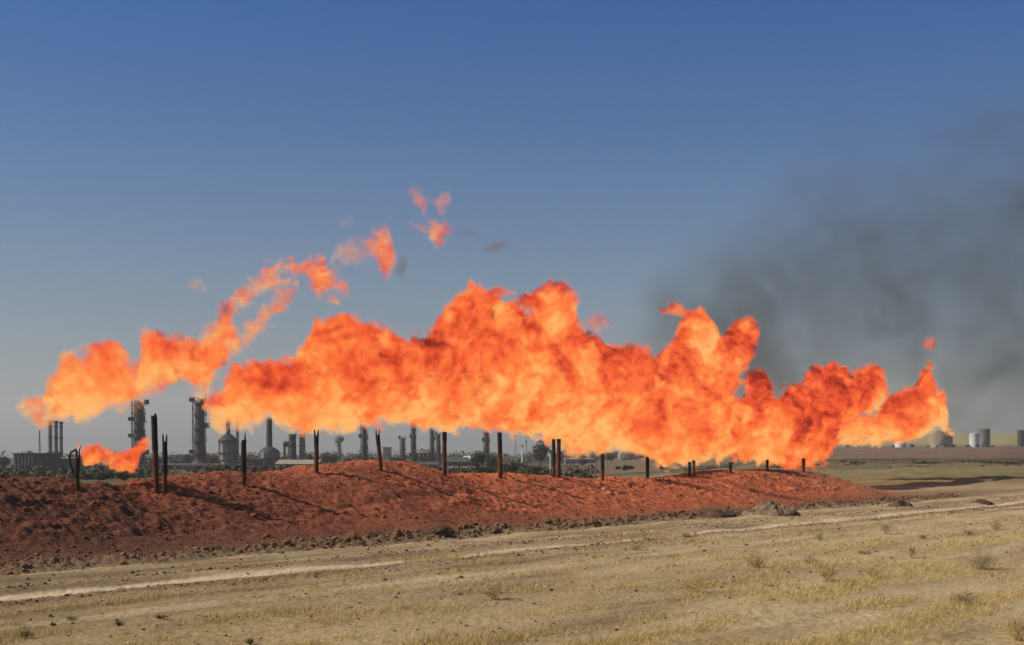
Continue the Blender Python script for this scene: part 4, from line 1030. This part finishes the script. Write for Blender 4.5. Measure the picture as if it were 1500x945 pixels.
def pipe_rack(px0, px1, ytop, d, label, n=9, tiers=2, m=None):
    xc, wd, z, H = dims(px0, px1, ytop, d)
    root = empty('pipe_rack', (xc, d, z), label, 'pipe rack')
    for k in range(n):
        xx = -wd / 2 + wd * k / (n - 1)
        mb = MB()
        for yy in (0, 4): mb.box(xx - .18, xx + .18, yy - .18, yy + .18, -1.5, H)
        for t in range(tiers): mb.box(xx - .12, xx + .12, -.5, 4.5, H * (1 - .4 * t) - .3, H * (1 - .4 * t) - .02)
        mb.build('post', M['steel_dark'], root)
    for t in range(tiers):
        for j in range(4):
            rr = rng.uniform(.15, .34); zz = H * (1 - .4 * t) + rr
            MB().tube([(-wd / 2 - .6, j * 1.1 + .3, zz), (0, j * 1.1 + .3, zz), (wd / 2 + .6, j * 1.1 + .3, zz)], rr, 8).build('pipe', (m or M['steel_grey']) if j % 2 else M['steel_dark'], root)
    return root

def mast(px, ytop, d, label, m, w=0.35, group='thin masts of the refinery', lattice=True):
    xc, wd, z, H = dims(px - 1, px + 1, ytop, d)
    root = empty('mast', (xc, d, z), label, 'mast', group)
    mb = MB()
    if lattice:
        for sx in (-1, 1):
            for sy in (-1, 1): mb.tube([(sx * w, sy * w, -.5), (sx * w * .3, sy * w * .3, H)], .07, 4)
        n = int(H / 1.6)
        for k in range(n):
            f0, f1 = k / n, (k + 1) / n; a0, a1 = w * (1 - .7 * f0), w * (1 - .7 * f1); s = 1 if k % 2 else -1
            for sy in (-1, 1): mb.tube([(-s * a0, sy * a0, H * f0), (s * a1, sy * a1, H * f1)], .04, 4)
    else: mb.tube([(0, 0, -.5), (0, 0, H)], w, 8, w * .7)
    mb.build('lattice' if lattice else 'pole', m, root)
    MB().lathe([(.12, H), (.3, H + .2), (.3, H + .5), (.1, H + .8)], 8).build('tip', M['steel_dark'], root)
    return root

# buildings and chimneys at the left
building(20, 62, 664, 330, M['concrete_dark'], M['roof_dark'], 'dark block building with pale vertical ribs, left of the three slim chimneys', depth=14, ribs=6, ribm=M['concrete'])
building(63, 100, 671, 360, M['concrete_dark'], M['roof_tan'], 'low brown plant building under the three slim chimneys', depth=12, windows=3)
building(92, 128, 675, 380, M['concrete'], M['roof_tan'], 'long low shed with a tan roof behind the looped pipe', depth=9, windows=4)
stack(70, 76.5, 616, 430, M['concrete'], 'leftmost of the three slim concrete chimneys standing in a row', 'three slim chimneys')
stack(78.5, 85, 616, 432, M['concrete'], 'middle one of the three slim concrete chimneys standing in a row', 'three slim chimneys')
stack(86.5, 92, 618, 434, M['concrete'], 'rightmost of the three slim concrete chimneys standing in a row', 'three slim chimneys')
mast(58, 634, 480, 'faint lattice mast left of the three slim chimneys', M['steel_grey'])
building(128, 200, 681, 400, M['concrete_dark'], M['roof_dark'], 'long dark low building behind the small ragged flame', depth=10, windows=6)
# tall columns
column_tower(194, 213, 588, 420, M['steel_dark'], 'tall dark column rising into the broad yellow flame', rings=7, group='tall dark columns')
column_tower(283, 302, 584, 405, M['steel_dark'], 'tall dark column beside the left edge of the pale flame', rings=5, base=1.3, group='tall dark columns')
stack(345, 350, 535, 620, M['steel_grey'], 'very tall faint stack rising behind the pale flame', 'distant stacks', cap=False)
furnace(321, 347, 596, 640, 7, 400, M['concrete'], 'pale round heater with a wide dark hood and slim stack')
furnace(380, 409, 612, 656, 9, 395, M['steel_grey'], 'squat grey round heater between the needle pipe and the tan roofed shed', cone=False)
stack(423, 434, 636, 440, M['steel_dark'], 'dark thick chimney of the pair behind the tan roofed shed', 'thick chimney pair')
stack(438, 447.5, 636, 442, M['tan_paint'], 'tan thick chimney of the pair behind the tan roofed shed', 'thick chimney pair')
building(405, 463, 674, 380, M['concrete_dark'], M['roof_tan'], 'long shed with a tan pitched roof in front of the thick chimneys', depth=14, rooftype='gable', doors=4)
building(364, 380, 673, 385, M['concrete_dark'], M['roof_dark'], 'small dark switch house by the squat grey heater', depth=6, windows=2)
pipe_rack(228, 322, 683, 385, 'dark pipe rack running behind the two tallest pipes', n=12)
pipe_rack(322, 404, 686, 372, 'pipe rack below the two round heaters', n=9)
building(235, 285, 688, 395, M['concrete_dark'], M['roof_dark'], 'low dark pump house behind the pipe rack', depth=8, windows=5)
def hdrum(px0, px1, ytop, d, m, label, frac=.4):
    xc, wd, z, H = dims(px0, px1, ytop, d); r = H * frac / 2
    root = empty('horizontal_drum', (xc, d, z), label, 'vessel', 'horizontal drums of the refinery')
    mb = MB(); L = wd / 2; zc = H - r; bm = mb.bm; rings = []
    for xx, rr in ((-L, .15), (-L + r * .25, .75), (-L + r * .7, 1), (L - r * .7, 1), (L - r * .25, .75), (L, .15)):
        rings.append([bm.verts.new((xx, 3 + r * rr * math.cos(a * math.pi / 8), zc + r * rr * math.sin(a * math.pi / 8))) for a in range(16)])
    for a, b in zip(rings, rings[1:]):
        for k in range(16): bm.faces.new((a[k], a[(k + 1) % 16], b[(k + 1) % 16], b[k]))
    bm.faces.new(rings[0]); bm.faces.new(rings[-1])
    mb.build('drum', m, root)
    for sx in (-.55, .55): MB().box(sx * L - .3, sx * L + .3, 3 - r * .8, 3 + r * .8, -1, zc - r * .6).build('saddle', M['concrete_dark'], root)
    return root
def steel_frame(px0, px1, ytop, d, label, bays=3, floors=3):
    xc, wd, z, H = dims(px0, px1, ytop, d); D = 7
    root = empty('steel_structure', (xc, d, z), label, 'steel structure', 'open steel structures of the refinery')
    for i in range(bays + 1):
        xx = -wd / 2 + wd * i / bays
        for yy in (0, D): MB().box(xx - .22, xx + .22, yy - .22, yy + .22, -1, H).build('post', M['steel_dark'], root)
    for k in range(1, floors + 1):
        zz = H * k / floors
        MB().box(-wd / 2 - .5, wd / 2 + .5, -.6, D + .6, zz - .35, zz).build('deck', M['steel_dark'], root)
        mb = MB()
        for h in (.55, 1.1): mb.tube([(-wd / 2 - .5, -.6, zz + h), (wd / 2 + .5, -.6, zz + h)], .05, 4)
        mb.build('railing', M['steel_dark'], root)
    for k in range(floors):
        xx = rng.uniform(-wd * .3, wd * .3); r = H / floors * rng.uniform(.2, .32)
        MB().lathe([(r * .6, H * k / floors + .1), (r, H * k / floors + r * .4), (r, H * (k + .62) / floors), (r * .4, H * (k + .72) / floors)], 14, xx, D / 2).build('vessel', M['steel_grey'], root)
    return root
steel_frame(214, 232, 672, 398, 'open steel structure right of the tall column in the yellow flame')
steel_frame(252, 280, 676, 412, 'open steel structure left of the column at the pale flame', 4, 2)
steel_frame(303, 321, 670, 410, 'open steel structure between the column and the hooded heater', 3, 3)
steel_frame(347, 364, 672, 415, 'open steel structure right of the hooded heater', 2, 3)
steel_frame(610, 629, 664, 440, 'open steel structure between the slim columns', 3, 3)
steel_frame(572, 588, 670, 470, 'open steel structure left of the short dark column', 3, 2)
hdrum(412, 424, 646, 450, M['steel_dark'], 'dark drum raised on legs left of the thick chimney pair', .22)
hdrum(232, 250, 680, 380, M['steel_grey'], 'grey drum at the pipe rack near the two tallest pipes', .5)
hdrum(262, 280, 684, 372, M['steel_dark'], 'dark drum in front of the pump house', .5)
hdrum(646, 655, 684, 400, M['white_paint'], 'white drum at the foot of the upright rusty pipe', .5)
building(200, 240, 684, 405, M['concrete_dark'], M['roof_dark'], 'dark shed at the foot of the tall column in the yellow flame', depth=8, windows=3)
building(283, 320, 686, 398, M['concrete_dark'], M['roof_dark'], 'dark shed at the foot of the column by the pale flame', depth=8, windows=3)
building(465, 530, 680, 440, M['concrete_dark'], M['roof_dark'], 'long dark wall behind the dark red forked pipe', depth=8, windows=7)
building(535, 590, 676, 450, M['concrete_dark'], M['roof_tan'], 'long brown hall behind the leaning two pronged pipe', depth=10, rooftype='gable', doors=4)
# middle
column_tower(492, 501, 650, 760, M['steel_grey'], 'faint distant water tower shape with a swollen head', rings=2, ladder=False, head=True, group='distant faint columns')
column_tower(528.5, 539, 624, 430, M['steel_dark'], 'dark upright column left of the leaning two pronged pipe', rings=4, group='slim dark columns')
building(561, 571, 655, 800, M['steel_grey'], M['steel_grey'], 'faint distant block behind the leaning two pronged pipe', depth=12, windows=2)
column_tower(586, 594, 642, 520, M['steel_dark'], 'short dark column right of the leaning two pronged pipe', rings=3, group='slim dark columns')
column_tower(602, 609.5, 612, 450, M['steel_dark'], 'tallest slim column left of the upright rusty pipe', rings=5, group='slim dark columns')
column_tower(630, 636.5, 630, 470, M['steel_dark'], 'slim column close left of the upright rusty pipe', rings=4, group='slim dark columns')
column_tower(639, 645.5, 636, 450, M['steel_dark'], 'slim brown column almost touching the upright rusty pipe', rings=3, group='slim dark columns')
building(655, 682, 670, 420, M['concrete_dark'], M['roof_dark'], 'dark gabled plant hall right of the upright rusty pipe', depth=14, rooftype='gable', doors=3)
building(680, 692, 668, 470, M['roof_white'], M['roof_white'], 'small cream hall beside the dark tree', depth=12, rooftype='gable', doors=1)
building(650, 698, 685, 330, M['roof_white'], M['roof_white'], 'low pale flat roof just above the mound crest', depth=12)
building(590, 640, 677, 430, M['concrete_dark'], M['roof_dark'], 'dark long roof behind the slim columns', depth=12, rooftype='gable', doors=5)
column_tower(708.5, 717.5, 632, 480, M['steel_dark'], 'dark column with platforms jutting out behind the green bushes', rings=4, group='slim dark columns')
mast(755, 640, 520, 'grey lattice mast right of the half black pipe', M['steel_grey'])
mast(765, 655, 500, 'white pole right of the half black pipe', M['white_paint'], .3, lattice=False)
mast(771, 648, 540, 'shorter grey lattice mast beside the white pole', M['steel_grey'])
vtank(905, 932, 656, 620, M['concrete'], M['concrete'], 'pale domed tank seen beneath the yellow flame edge', dome=.35, stair=True)
mast(806, 664, 300, 'short white pole just left of the close pipe pair', M['white_paint'], .16, lattice=False)
building(828, 872, 672, 560, M['concrete'], M['roof_white'], 'long pale wall with a flat roof under the yellow flame edge', depth=10, windows=6)
# tanks on the plain at the right
TD = 700
vtank(1361, 1395, 631, TD, M['tan_paint'], M['tan_paint'], 'beige tank at the end of the row of flames', dome=.05)
vtank(1433, 1450, 628, TD + 12, M['steel_grey'], M['steel_grey'], 'tall grey tank of the far pair', dome=.03)
vtank(1420, 1434, 634, TD, M['white_paint'], M['white_paint'], 'lower white tank of the far pair', dome=.06, stair=False)
vtank(1311, 1327, 646, TD, M['white_paint'], M['white_paint'], 'small white domed tank left of the beige one', dome=.4, stair=False)
vtank(1328, 1339, 650, TD + 6, M['steel_grey'], M['steel_grey'], 'small low grey tank beside the white domed one', dome=.25, stair=False)
building(1495, 1507, 630, TD + 100, M['steel_dark'], M['roof_dark'], 'dark hut cut by the edge of the picture', depth=5, windows=1)
mast(1256, 646, 680, 'short pale post under the last flame', M['tan_paint'], .5, lattice=False)

# ------------------------------------------------------------------ trees and bushes
def crown_mesh(name, W, H, n, leaf, seed, zc=0.5, clumps=14):
    rr = np.random.default_rng(seed)
    cl = rr.normal(0, 1, (clumps, 3)); cl /= np.linalg.norm(cl, axis=1)[:, None]; cl *= rr.uniform(0.25, 0.95, (clumps, 1))
    cl = cl * (W / 2 * .75, W / 2 * .75, H / 2 * .72) + (0, 0, H * zc)
    rad = rr.uniform(.16, .34, clumps) * min(W, H)
    idx = rr.integers(0, clumps, n)
    d = rr.normal(0, 1, (n, 3)); d /= np.linalg.norm(d, axis=1)[:, None]
    c = cl[idx] + d * (rad[idx] * rr.uniform(.35, 1.0, n) ** .5)[:, None]
    a = rr.normal(0, 1, (n, 3)); a /= np.linalg.norm(a, axis=1)[:, None]
    b_ = np.cross(a, rr.normal(0, 1, (n, 3))); b_ /= np.linalg.norm(b_, axis=1)[:, None]
    s = leaf * rr.uniform(.6, 1.4, (n, 1))
    V = np.stack([c - a * s, c + b_ * s * .6, c + a * s, c - b_ * s * .6], 1).reshape(-1, 3)
    V[:, 2] = np.maximum(V[:, 2], 0.02)
    return np_mesh(name, V, np.arange(4 * n).reshape(-1, 4))

def tree(px, ytop, wpx, d, label, m='leaf_dark', trunk=0.25, name='tree', cat='tree', group=None, n=1500, seed=1):
    xc, wd, z, H = dims(px - wpx / 2, px + wpx / 2, ytop, d)
    root = empty(name, (xc, d, z), label, cat, group)
    th = H * trunk; cm = crown_mesh('crown', wd, H - th, n, max(.18, wd * .035), seed)
    link('crown', cm, M[m], root, (0, 0, th))
    mb = MB()
    mb.tube([(0, 0, -.4), (.05, 0, th * .7), (0, .05, th + (H - th) * .5)], max(.08, wd * .035), 7, max(.03, wd * .012))
    for k in range(5):
        a = rng.uniform(0, 6.3); mb.tube([(0, 0, th * .8), (wd * .15 * math.cos(a), wd * .15 * math.sin(a), th + (H - th) * .3), (wd * .32 * math.cos(a), wd * .32 * math.sin(a), th + (H - th) * .6)], wd * .014 + .02, 5, .02)
    mb.build('trunk', M['bark'], root)
    return root
GT = 'trees among the refinery'
tree(6, 668, 18, 350, 'dark tree cut by the edge of the picture, left of the ribbed building', group=GT, seed=1)
tree(42, 663, 16, 345, 'dark rounded tree crown behind the ribbed building roof', group=GT, seed=2, d=None) if False else tree(44, 660, 16, 352, 'dark rounded tree crown behind the ribbed building roof', group=GT, seed=2)
tree(478, 663, 15, 420, 'small dark tree just right of the dark red forked pipe', group=GT, seed=3)
tree(489, 665, 14, 430, 'round dark tree, second right of the dark red forked pipe', group=GT, seed=4)
tree(455, 664, 14, 425, 'dark tree just left of the dark red forked pipe', group=GT, seed=5)
tree(512, 671, 26, 440, 'broad low tree left of the dark upright column', group=GT, seed=6)
tree(549, 668, 18, 440, 'low tree between the dark upright column and the leaning pipe', group=GT, seed=7)
tree(700, 659, 30, 330, 'big dark green tree between the rusty pipe and the half black pipe', group=GT, seed=8, n=2600, trunk=.12)
tree(722, 667, 24, 335, 'dark green tree joined to the right of the big one', group=GT, seed=9, n=2000, trunk=.12)
tree(793, 646, 30, 400, 'hazy broad tree left of the close pipe pair', group=GT, seed=10, n=2600)
tree(895, 664, 20, 520, 'dark tree left of the pale domed tank', group=GT, seed=11)
tree(942, 662, 18, 540, 'dark tree right of the pale domed tank', group=GT, seed=12)
tree(853, 671, 10, 430, 'small dark tree in front of the long pale wall', group=GT, seed=13)
tree(275, 666, 14, 440, 'distant tree left of the column at the pale flame', group=GT, seed=14)
GB = 'green bushes below the refinery'
for px, yt, wp, d, lb, mm in [(745, 675, 46, 250, 'wide bright green bush right of the half black pipe', 'leaf_green'), (712, 684, 34, 235, 'green bush left of the half black pipe base', 'leaf_green'),
                          (785, 684, 36, 240, 'pale green bush left of the close pipe pair', 'leaf_green'), (150, 690, 40, 190, 'green bush right of the looped pipe, just over the mound', 'leaf_green'),
                          (182, 693, 34, 180, 'green bush left of the tallest pipe, just over the mound', 'leaf_green'), (128, 694, 26, 200, 'green bush close to the looped pipe', 'leaf_green'),
                          (300, 694, 26, 260, 'low green bush below the column at the pale flame', 'leaf_dark'), (975, 686, 34, 230, 'olive bush left of the small close pipe pair', 'leaf_dark'),
                          (915, 682, 40, 300, 'olive bush between the two short dark pipes', 'leaf_dark')]:
    tree(px, yt, wp, d, lb, mm, trunk=.08, name='bush', cat='bush', group=GB, n=1500, seed=int(px))
for px, yt, wp, d, lb in [(1360, 652, 9, TD - 14, 'small dark bush at the left foot of the beige tank'), (1386, 650, 12, TD - 14, 'dark bush in front of the beige tank'), (1397, 651, 8, TD - 14, 'small dark bush at the right foot of the beige tank'),
                          (1417, 651, 9, TD - 14, 'dark bush left of the white tank of the far pair'), (1433, 651, 9, TD - 14, 'dark bush in front of the far tank pair'), (1453, 652, 8, TD - 14, 'dark bush right of the far tank pair'),
                          (1309, 652, 6, TD - 14, 'tiny dark bush beside the small white domed tank'), (1497, 650, 10, TD - 14, 'dark bush at the edge of the picture below the dark hut'), (1242, 652, 9, TD - 14, 'small dark bush under the last flame')]:
    tree(px, yt, wp, d, lb, 'leaf_dark', trunk=.08, name='bush', cat='bush', group='dark bushes round the far tanks', n=350, seed=int(px))
def undergrowth():
    rr = np.random.default_rng(61); n = 9000
    y = rr.uniform(170, 460, n); x = y * rr.uniform(-.37, .06, n)
    keep = fbm(x / 14, y / 30, 4) > .2; x, y = x[keep], y[keep]; n = len(x); z = ground_z(x, y)
    rep_ = 14; c = np.repeat(np.stack([x, y, z], -1), rep_, 0) + rr.normal(0, 1, (n * rep_, 3)) * (.9, .9, .0)
    c[:, 2] += rr.uniform(0, 1, n * rep_) ** 1.3 * np.repeat(rr.uniform(.4, 2.0, n), rep_)
    a = rr.normal(0, 1, (n * rep_, 3)) * .22; b_ = rr.normal(0, 1, (n * rep_, 3)) * .16
    V = np.stack([c - a, c + b_, c + a, c - b_], 1).reshape(-1, 3)
    o = link('undergrowth', np_mesh('undergrowth', V, np.arange(4 * n * rep_).reshape(-1, 4)), M['scrub'])
    tag(o, 'dark scrub spread over the low land in front of the refinery', 'scrub', kind='stuff')
undergrowth()
def treeline():
    rr = np.random.default_rng(71); n = 1100
    y = rr.uniform(560, 820, n); x = y * rr.uniform(-.37, .17, n); kk = fbm(x / 45, y / 80, 3) > .06; x, y = x[kk], y[kk]; n = len(x); z = ground_z(x, y); m_ = 70
    hh = np.repeat(np.clip(rr.normal(3.2, 1.0, n) + 2.0 * fbm(x / 40, y / 60, 3), 1.0, 6), m_)
    c = np.repeat(np.stack([x, y, z], -1), m_, 0) + rr.normal(0, 1, (n * m_, 3)) * (2.2, 2.0, 0)
    c[:, 2] += rr.uniform(0, 1, n * m_) ** .8 * hh
    a = rr.normal(0, 1, (n * m_, 3)) * .28; b_ = rr.normal(0, 1, (n * m_, 3)) * .22
    V = np.stack([c - a, c + b_, c + a, c - b_], 1).reshape(-1, 3)
    o = link('treeline', np_mesh('treeline', V, np.arange(4 * n * m_).reshape(-1, 4)), M['scrub'])
    tag(o, 'dark distant treeline behind the refinery', 'trees', kind='stuff')
treeline()

# ------------------------------------------------------------------ dry shrubs, weeds and grass in the foreground
def blades(items):
    """items: arrays base(n,3), tip(n,3), width(n) -> thin bent blades as quads"""
    base, tip, wd, bend = items
    n = len(base); side = np.cross(tip - base, np.random.default_rng(5).normal(0, 1, (n, 3))); side /= np.linalg.norm(side, axis=1)[:, None] + 1e-9
    side = side * wd[:, None]; mid = (base + tip) / 2 + bend
    V = np.stack([base - side, base + side, mid + side * .8, mid - side * .8, tip + side * .25, tip - side * .25], 1).reshape(-1, 3)
    i = np.arange(n)[:, None] * 6
    Q = np.concatenate([i + [0, 1, 2, 3], i + [3, 2, 4, 5]], 0)
    return V, Q
def shrub(px, py, wpx, hpx, mname, label, name='dry_shrub', cat='shrub', group='dry shrubs on the pale ground', n=260, spread=1.0, seed=0, up=0.35):
    c = hit(px, py); d = c.y; z = c.z; wd = wpx / F * d; hh = hpx / F * d
    rr = np.random.default_rng(seed + int(px))
    stems = max(10, n // 9); bs, tp, ww, bd = [], [], [], []
    for k in range(stems):
        a = rr.uniform(0, 6.28); l = rr.uniform(.45, 1.0); rad = wd / 2 * rr.uniform(.1, 1.0) ** .6
        b0 = np.array([rr.normal(0, wd * .06), rr.normal(0, wd * .06), -.02])
        hgt = hh * l * (1 - .55 * (rad / (wd / 2)) ** 2)
        t0 = np.array([rad * math.cos(a), rad * math.sin(a) * .8, max(.03, hgt)])
        bs.append(b0); tp.append(t0); ww.append(.0034); bd.append(np.array([0, 0, hh * .12]) + rr.normal(0, wd * .03, 3))
        for j in range(8):
            f = rr.uniform(.3, 1); p = b0 + (t0 - b0) * f; p[2] += hh * .12 * (1 - abs(2 * f - 1))
            q = p + rr.normal(0, 1, 3) * (wd * .13, wd * .13, hh * .16) + (0, 0, hh * up * .35)
            q[2] = max(q[2], .01)
            bs.append(p); tp.append(q); ww.append(.0024); bd.append(rr.normal(0, .012, 3))
    V, Q = blades((np.array(bs), np.array(tp), np.array(ww) * (d / 40 + .4), np.array(bd)))
    o = link(name, np_mesh(name, V, Q), M[mname], None, (c.x, c.y, z))
    return tag(o, label, cat, group)
SH = [(1297, 782, 30, 23, 'twig', 'rounded tan shrub below the dark dirt heap'), (1437, 834, 66, 36, 'olive', 'largest olive-brown shrub, right of the thin upright one'), (1335, 818, 16, 26, 'twig', 'thin upright shrub left of the largest olive shrub'),
      (1458, 776, 36, 22, 'twig', 'spreading tan shrub near the low flat dark heap'), (1418, 784, 34, 13, 'twig', 'low flat tan shrub left of the spreading one'), (1200, 792, 18, 15, 'twig', 'small tan shrub below the pale dirt heap'),
      (1108, 832, 50, 30, 'straw', 'loose straw coloured shrub left of the small dark one'), (1187, 826, 30, 16, 'olive', 'small dark shrub beside the loose straw shrub'), (1213, 852, 44, 30, 'straw', 'straw shrub below the small dark one'),
      (1278, 846, 36, 24, 'straw', 'airy straw shrub right of the straw one'), (722, 878, 62, 32, 'twig', 'wide tan shrub in the middle of the dry grass'), (930, 806, 26, 15, 'twig', 'small grey-tan shrub by the wheel track'),
      (1412, 887, 56, 24, 'olive', 'low olive shrub in the grass at the lower right'), (1352, 790, 26, 11, 'twig', 'faint low shrub between the rounded tan one and the low flat one'), (1490, 938, 60, 44, 'straw', 'big straw clump cut by the picture corner'),
      (1020, 868, 70, 30, 'straw', 'pale straw shrub left of the dusty bare patch'), (1004, 786, 20, 11, 'twig', 'tiny tan shrub beside the dirt heaps'), (1265, 812, 24, 8, 'olive', 'flat olive shrub between the rounded tan and airy straw ones')]
for k, (px, py, wp, hp, mm, lb) in enumerate(SH): shrub(px, py, wp, hp, mm, lb, seed=k, n=300 if wp < 40 else 480)
for k, (px, py, wp, hp, lb) in enumerate([(38, 936, 30, 18, 'largest green weed at the lower left corner'), (105, 909, 22, 8, 'flat green weed above the largest one'), (174, 917, 22, 9, 'flat green weed right of the upper one'),
                                          (366, 944, 16, 12, 'small green weed cut by the bottom edge'), (236, 907, 24, 9, 'olive green weed in the bare soil'), (78, 917, 10, 7, 'tiny green weed between the two larger ones')]):
    shrub(px, py, wp, hp, 'weed', lb, name='green_weed', cat='weed', group='green weeds in the dry soil', n=260, seed=50 + k, up=.2)
def stem_plant(px, py, hpx, label, seed):
    c = hit(px, py); d = c.y; z = c.z; h = hpx / F * d; rr = random.Random(seed)
    mb = MB(); pts = [(0, 0, -.02), (h * .04, 0, h * .35), (-h * .02, 0, h * .7), (h * .03, 0, h)]
    mb.tube(pts, .007, 5, .004)
    for k in range(9):
        zz = h * rr.uniform(.25, .95); a = rr.uniform(0, 6.3); l = h * rr.uniform(.08, .2)
        mb.tube([(0, 0, zz), (l * math.cos(a), l * math.sin(a), zz + l * .5)], .005, 4, .003)
    o = mb.build('tall_weed', M['twig'], None, (c.x, c.y, z))
    tag(o, label, 'weed', 'tall dry weed stems')
stem_plant(727, 934, 66, 'tall thin dry stem standing alone in the straw grass', 1)
stem_plant(1018, 943, 28, 'short dry branching stem at the bottom edge', 2)
stem_plant(870, 742 + 130, 22, 'little dry stem in the straw grass right of the wide tan shrub', 3)

def grass():
    rr = np.random.default_rng(21); n = 60000
    d = 26 / (1 - rr.uniform(0, .66, n)); ax = rr.uniform(-.38, .38, n); x = d * ax; y = d
    s, q = sq(x, y); patch = fbm(s / 7.0, q / 1.6, 4) + .25 * fbm(x / .9, y / .9, 2)
    keep = (patch > -.02 + .38 * rr.uniform(0, 1, n) - .14 * np.clip((x + 3) / 10, -1, 1)) & (q < -3.5 - 5.5 * np.clip(1 - s / 35, 0, 1)) & (d < 78)
    x, y, patch = x[keep], y[keep], patch[keep]; n = len(x); z = ground_z(x, y)
    m = 6; B = np.repeat(np.stack([x, y, z - .01], -1), m, 0) + rr.normal(0, .12, (n * m, 3)) * (1, 1, 0)
    hgt = rr.uniform(.03, .13, n * m) * np.repeat(rr.uniform(.5, 1.1, n) + 1.5 * np.clip(patch, 0, .7), m)
    T = B + np.stack([rr.normal(.03, .06, n * m), rr.normal(0, .06, n * m), hgt], -1)
    dd = np.repeat(np.hypot(x, y), m)
    V, Q = blades((B, T, .0016 + .00006 * dd, rr.normal(0, .012, (n * m, 3))))
    o = link('dry_grass', np_mesh('dry_grass', V, Q), M['straw'])
    tag(o, 'short yellow dry grass covering the pale ground in patches', 'grass', kind='stuff')
grass()
def scrub():
    """dark scrub on the bank in the far field"""
    rr = np.random.default_rng(31); n = 5000
    x = rr.uniform(25, 100, n); y = 216 + rr.normal(0, 3.5, n) - 14 * fbm(x / 35, x * 0 + 2.7, 3)
    keep = fbm(x / 9, y / 8, 3) > .12; x, y = x[keep], y[keep]; n = len(x); z = ground_z(x, y)
    B = np.stack([x, y, z], -1); T = B + np.stack([rr.normal(0, .3, n), rr.normal(0, .3, n), rr.uniform(.1, .36, n)], -1)
    V, Q = blades((B, T, rr.uniform(.05, .14, n), rr.normal(0, .05, (n, 3))))
    o = link('scrub', np_mesh('scrub', V, Q), M['leaf_dark'])
    tag(o, 'dark scrub along the bank in the far field', 'scrub', kind='stuff')
scrub()

# ------------------------------------------------------------------ dusty air
HAZE = 0.00021
if HAZE:
    mb = MB(); mb.box(-3900, 3900, -3900, 3900, -46, 112)
    m, t = new_tree('dusty_air'); b = NB(t)
    out = b.n('ShaderNodeOutputMaterial'); pv = b.n('ShaderNodeVolumePrincipled')
    pv.inputs['Color'].default_value = (0.86, 0.88, 0.92, 1); pv.inputs['Density'].default_value = HAZE; pv.inputs['Anisotropy'].default_value = 0.2
    t.links.new(pv.outputs[0], out.inputs['Volume'])
    o = mb.build('haze', m); o.display_type = 'WIRE'
    tag(o, 'pale dusty air over the whole plain', 'haze', kind='stuff')
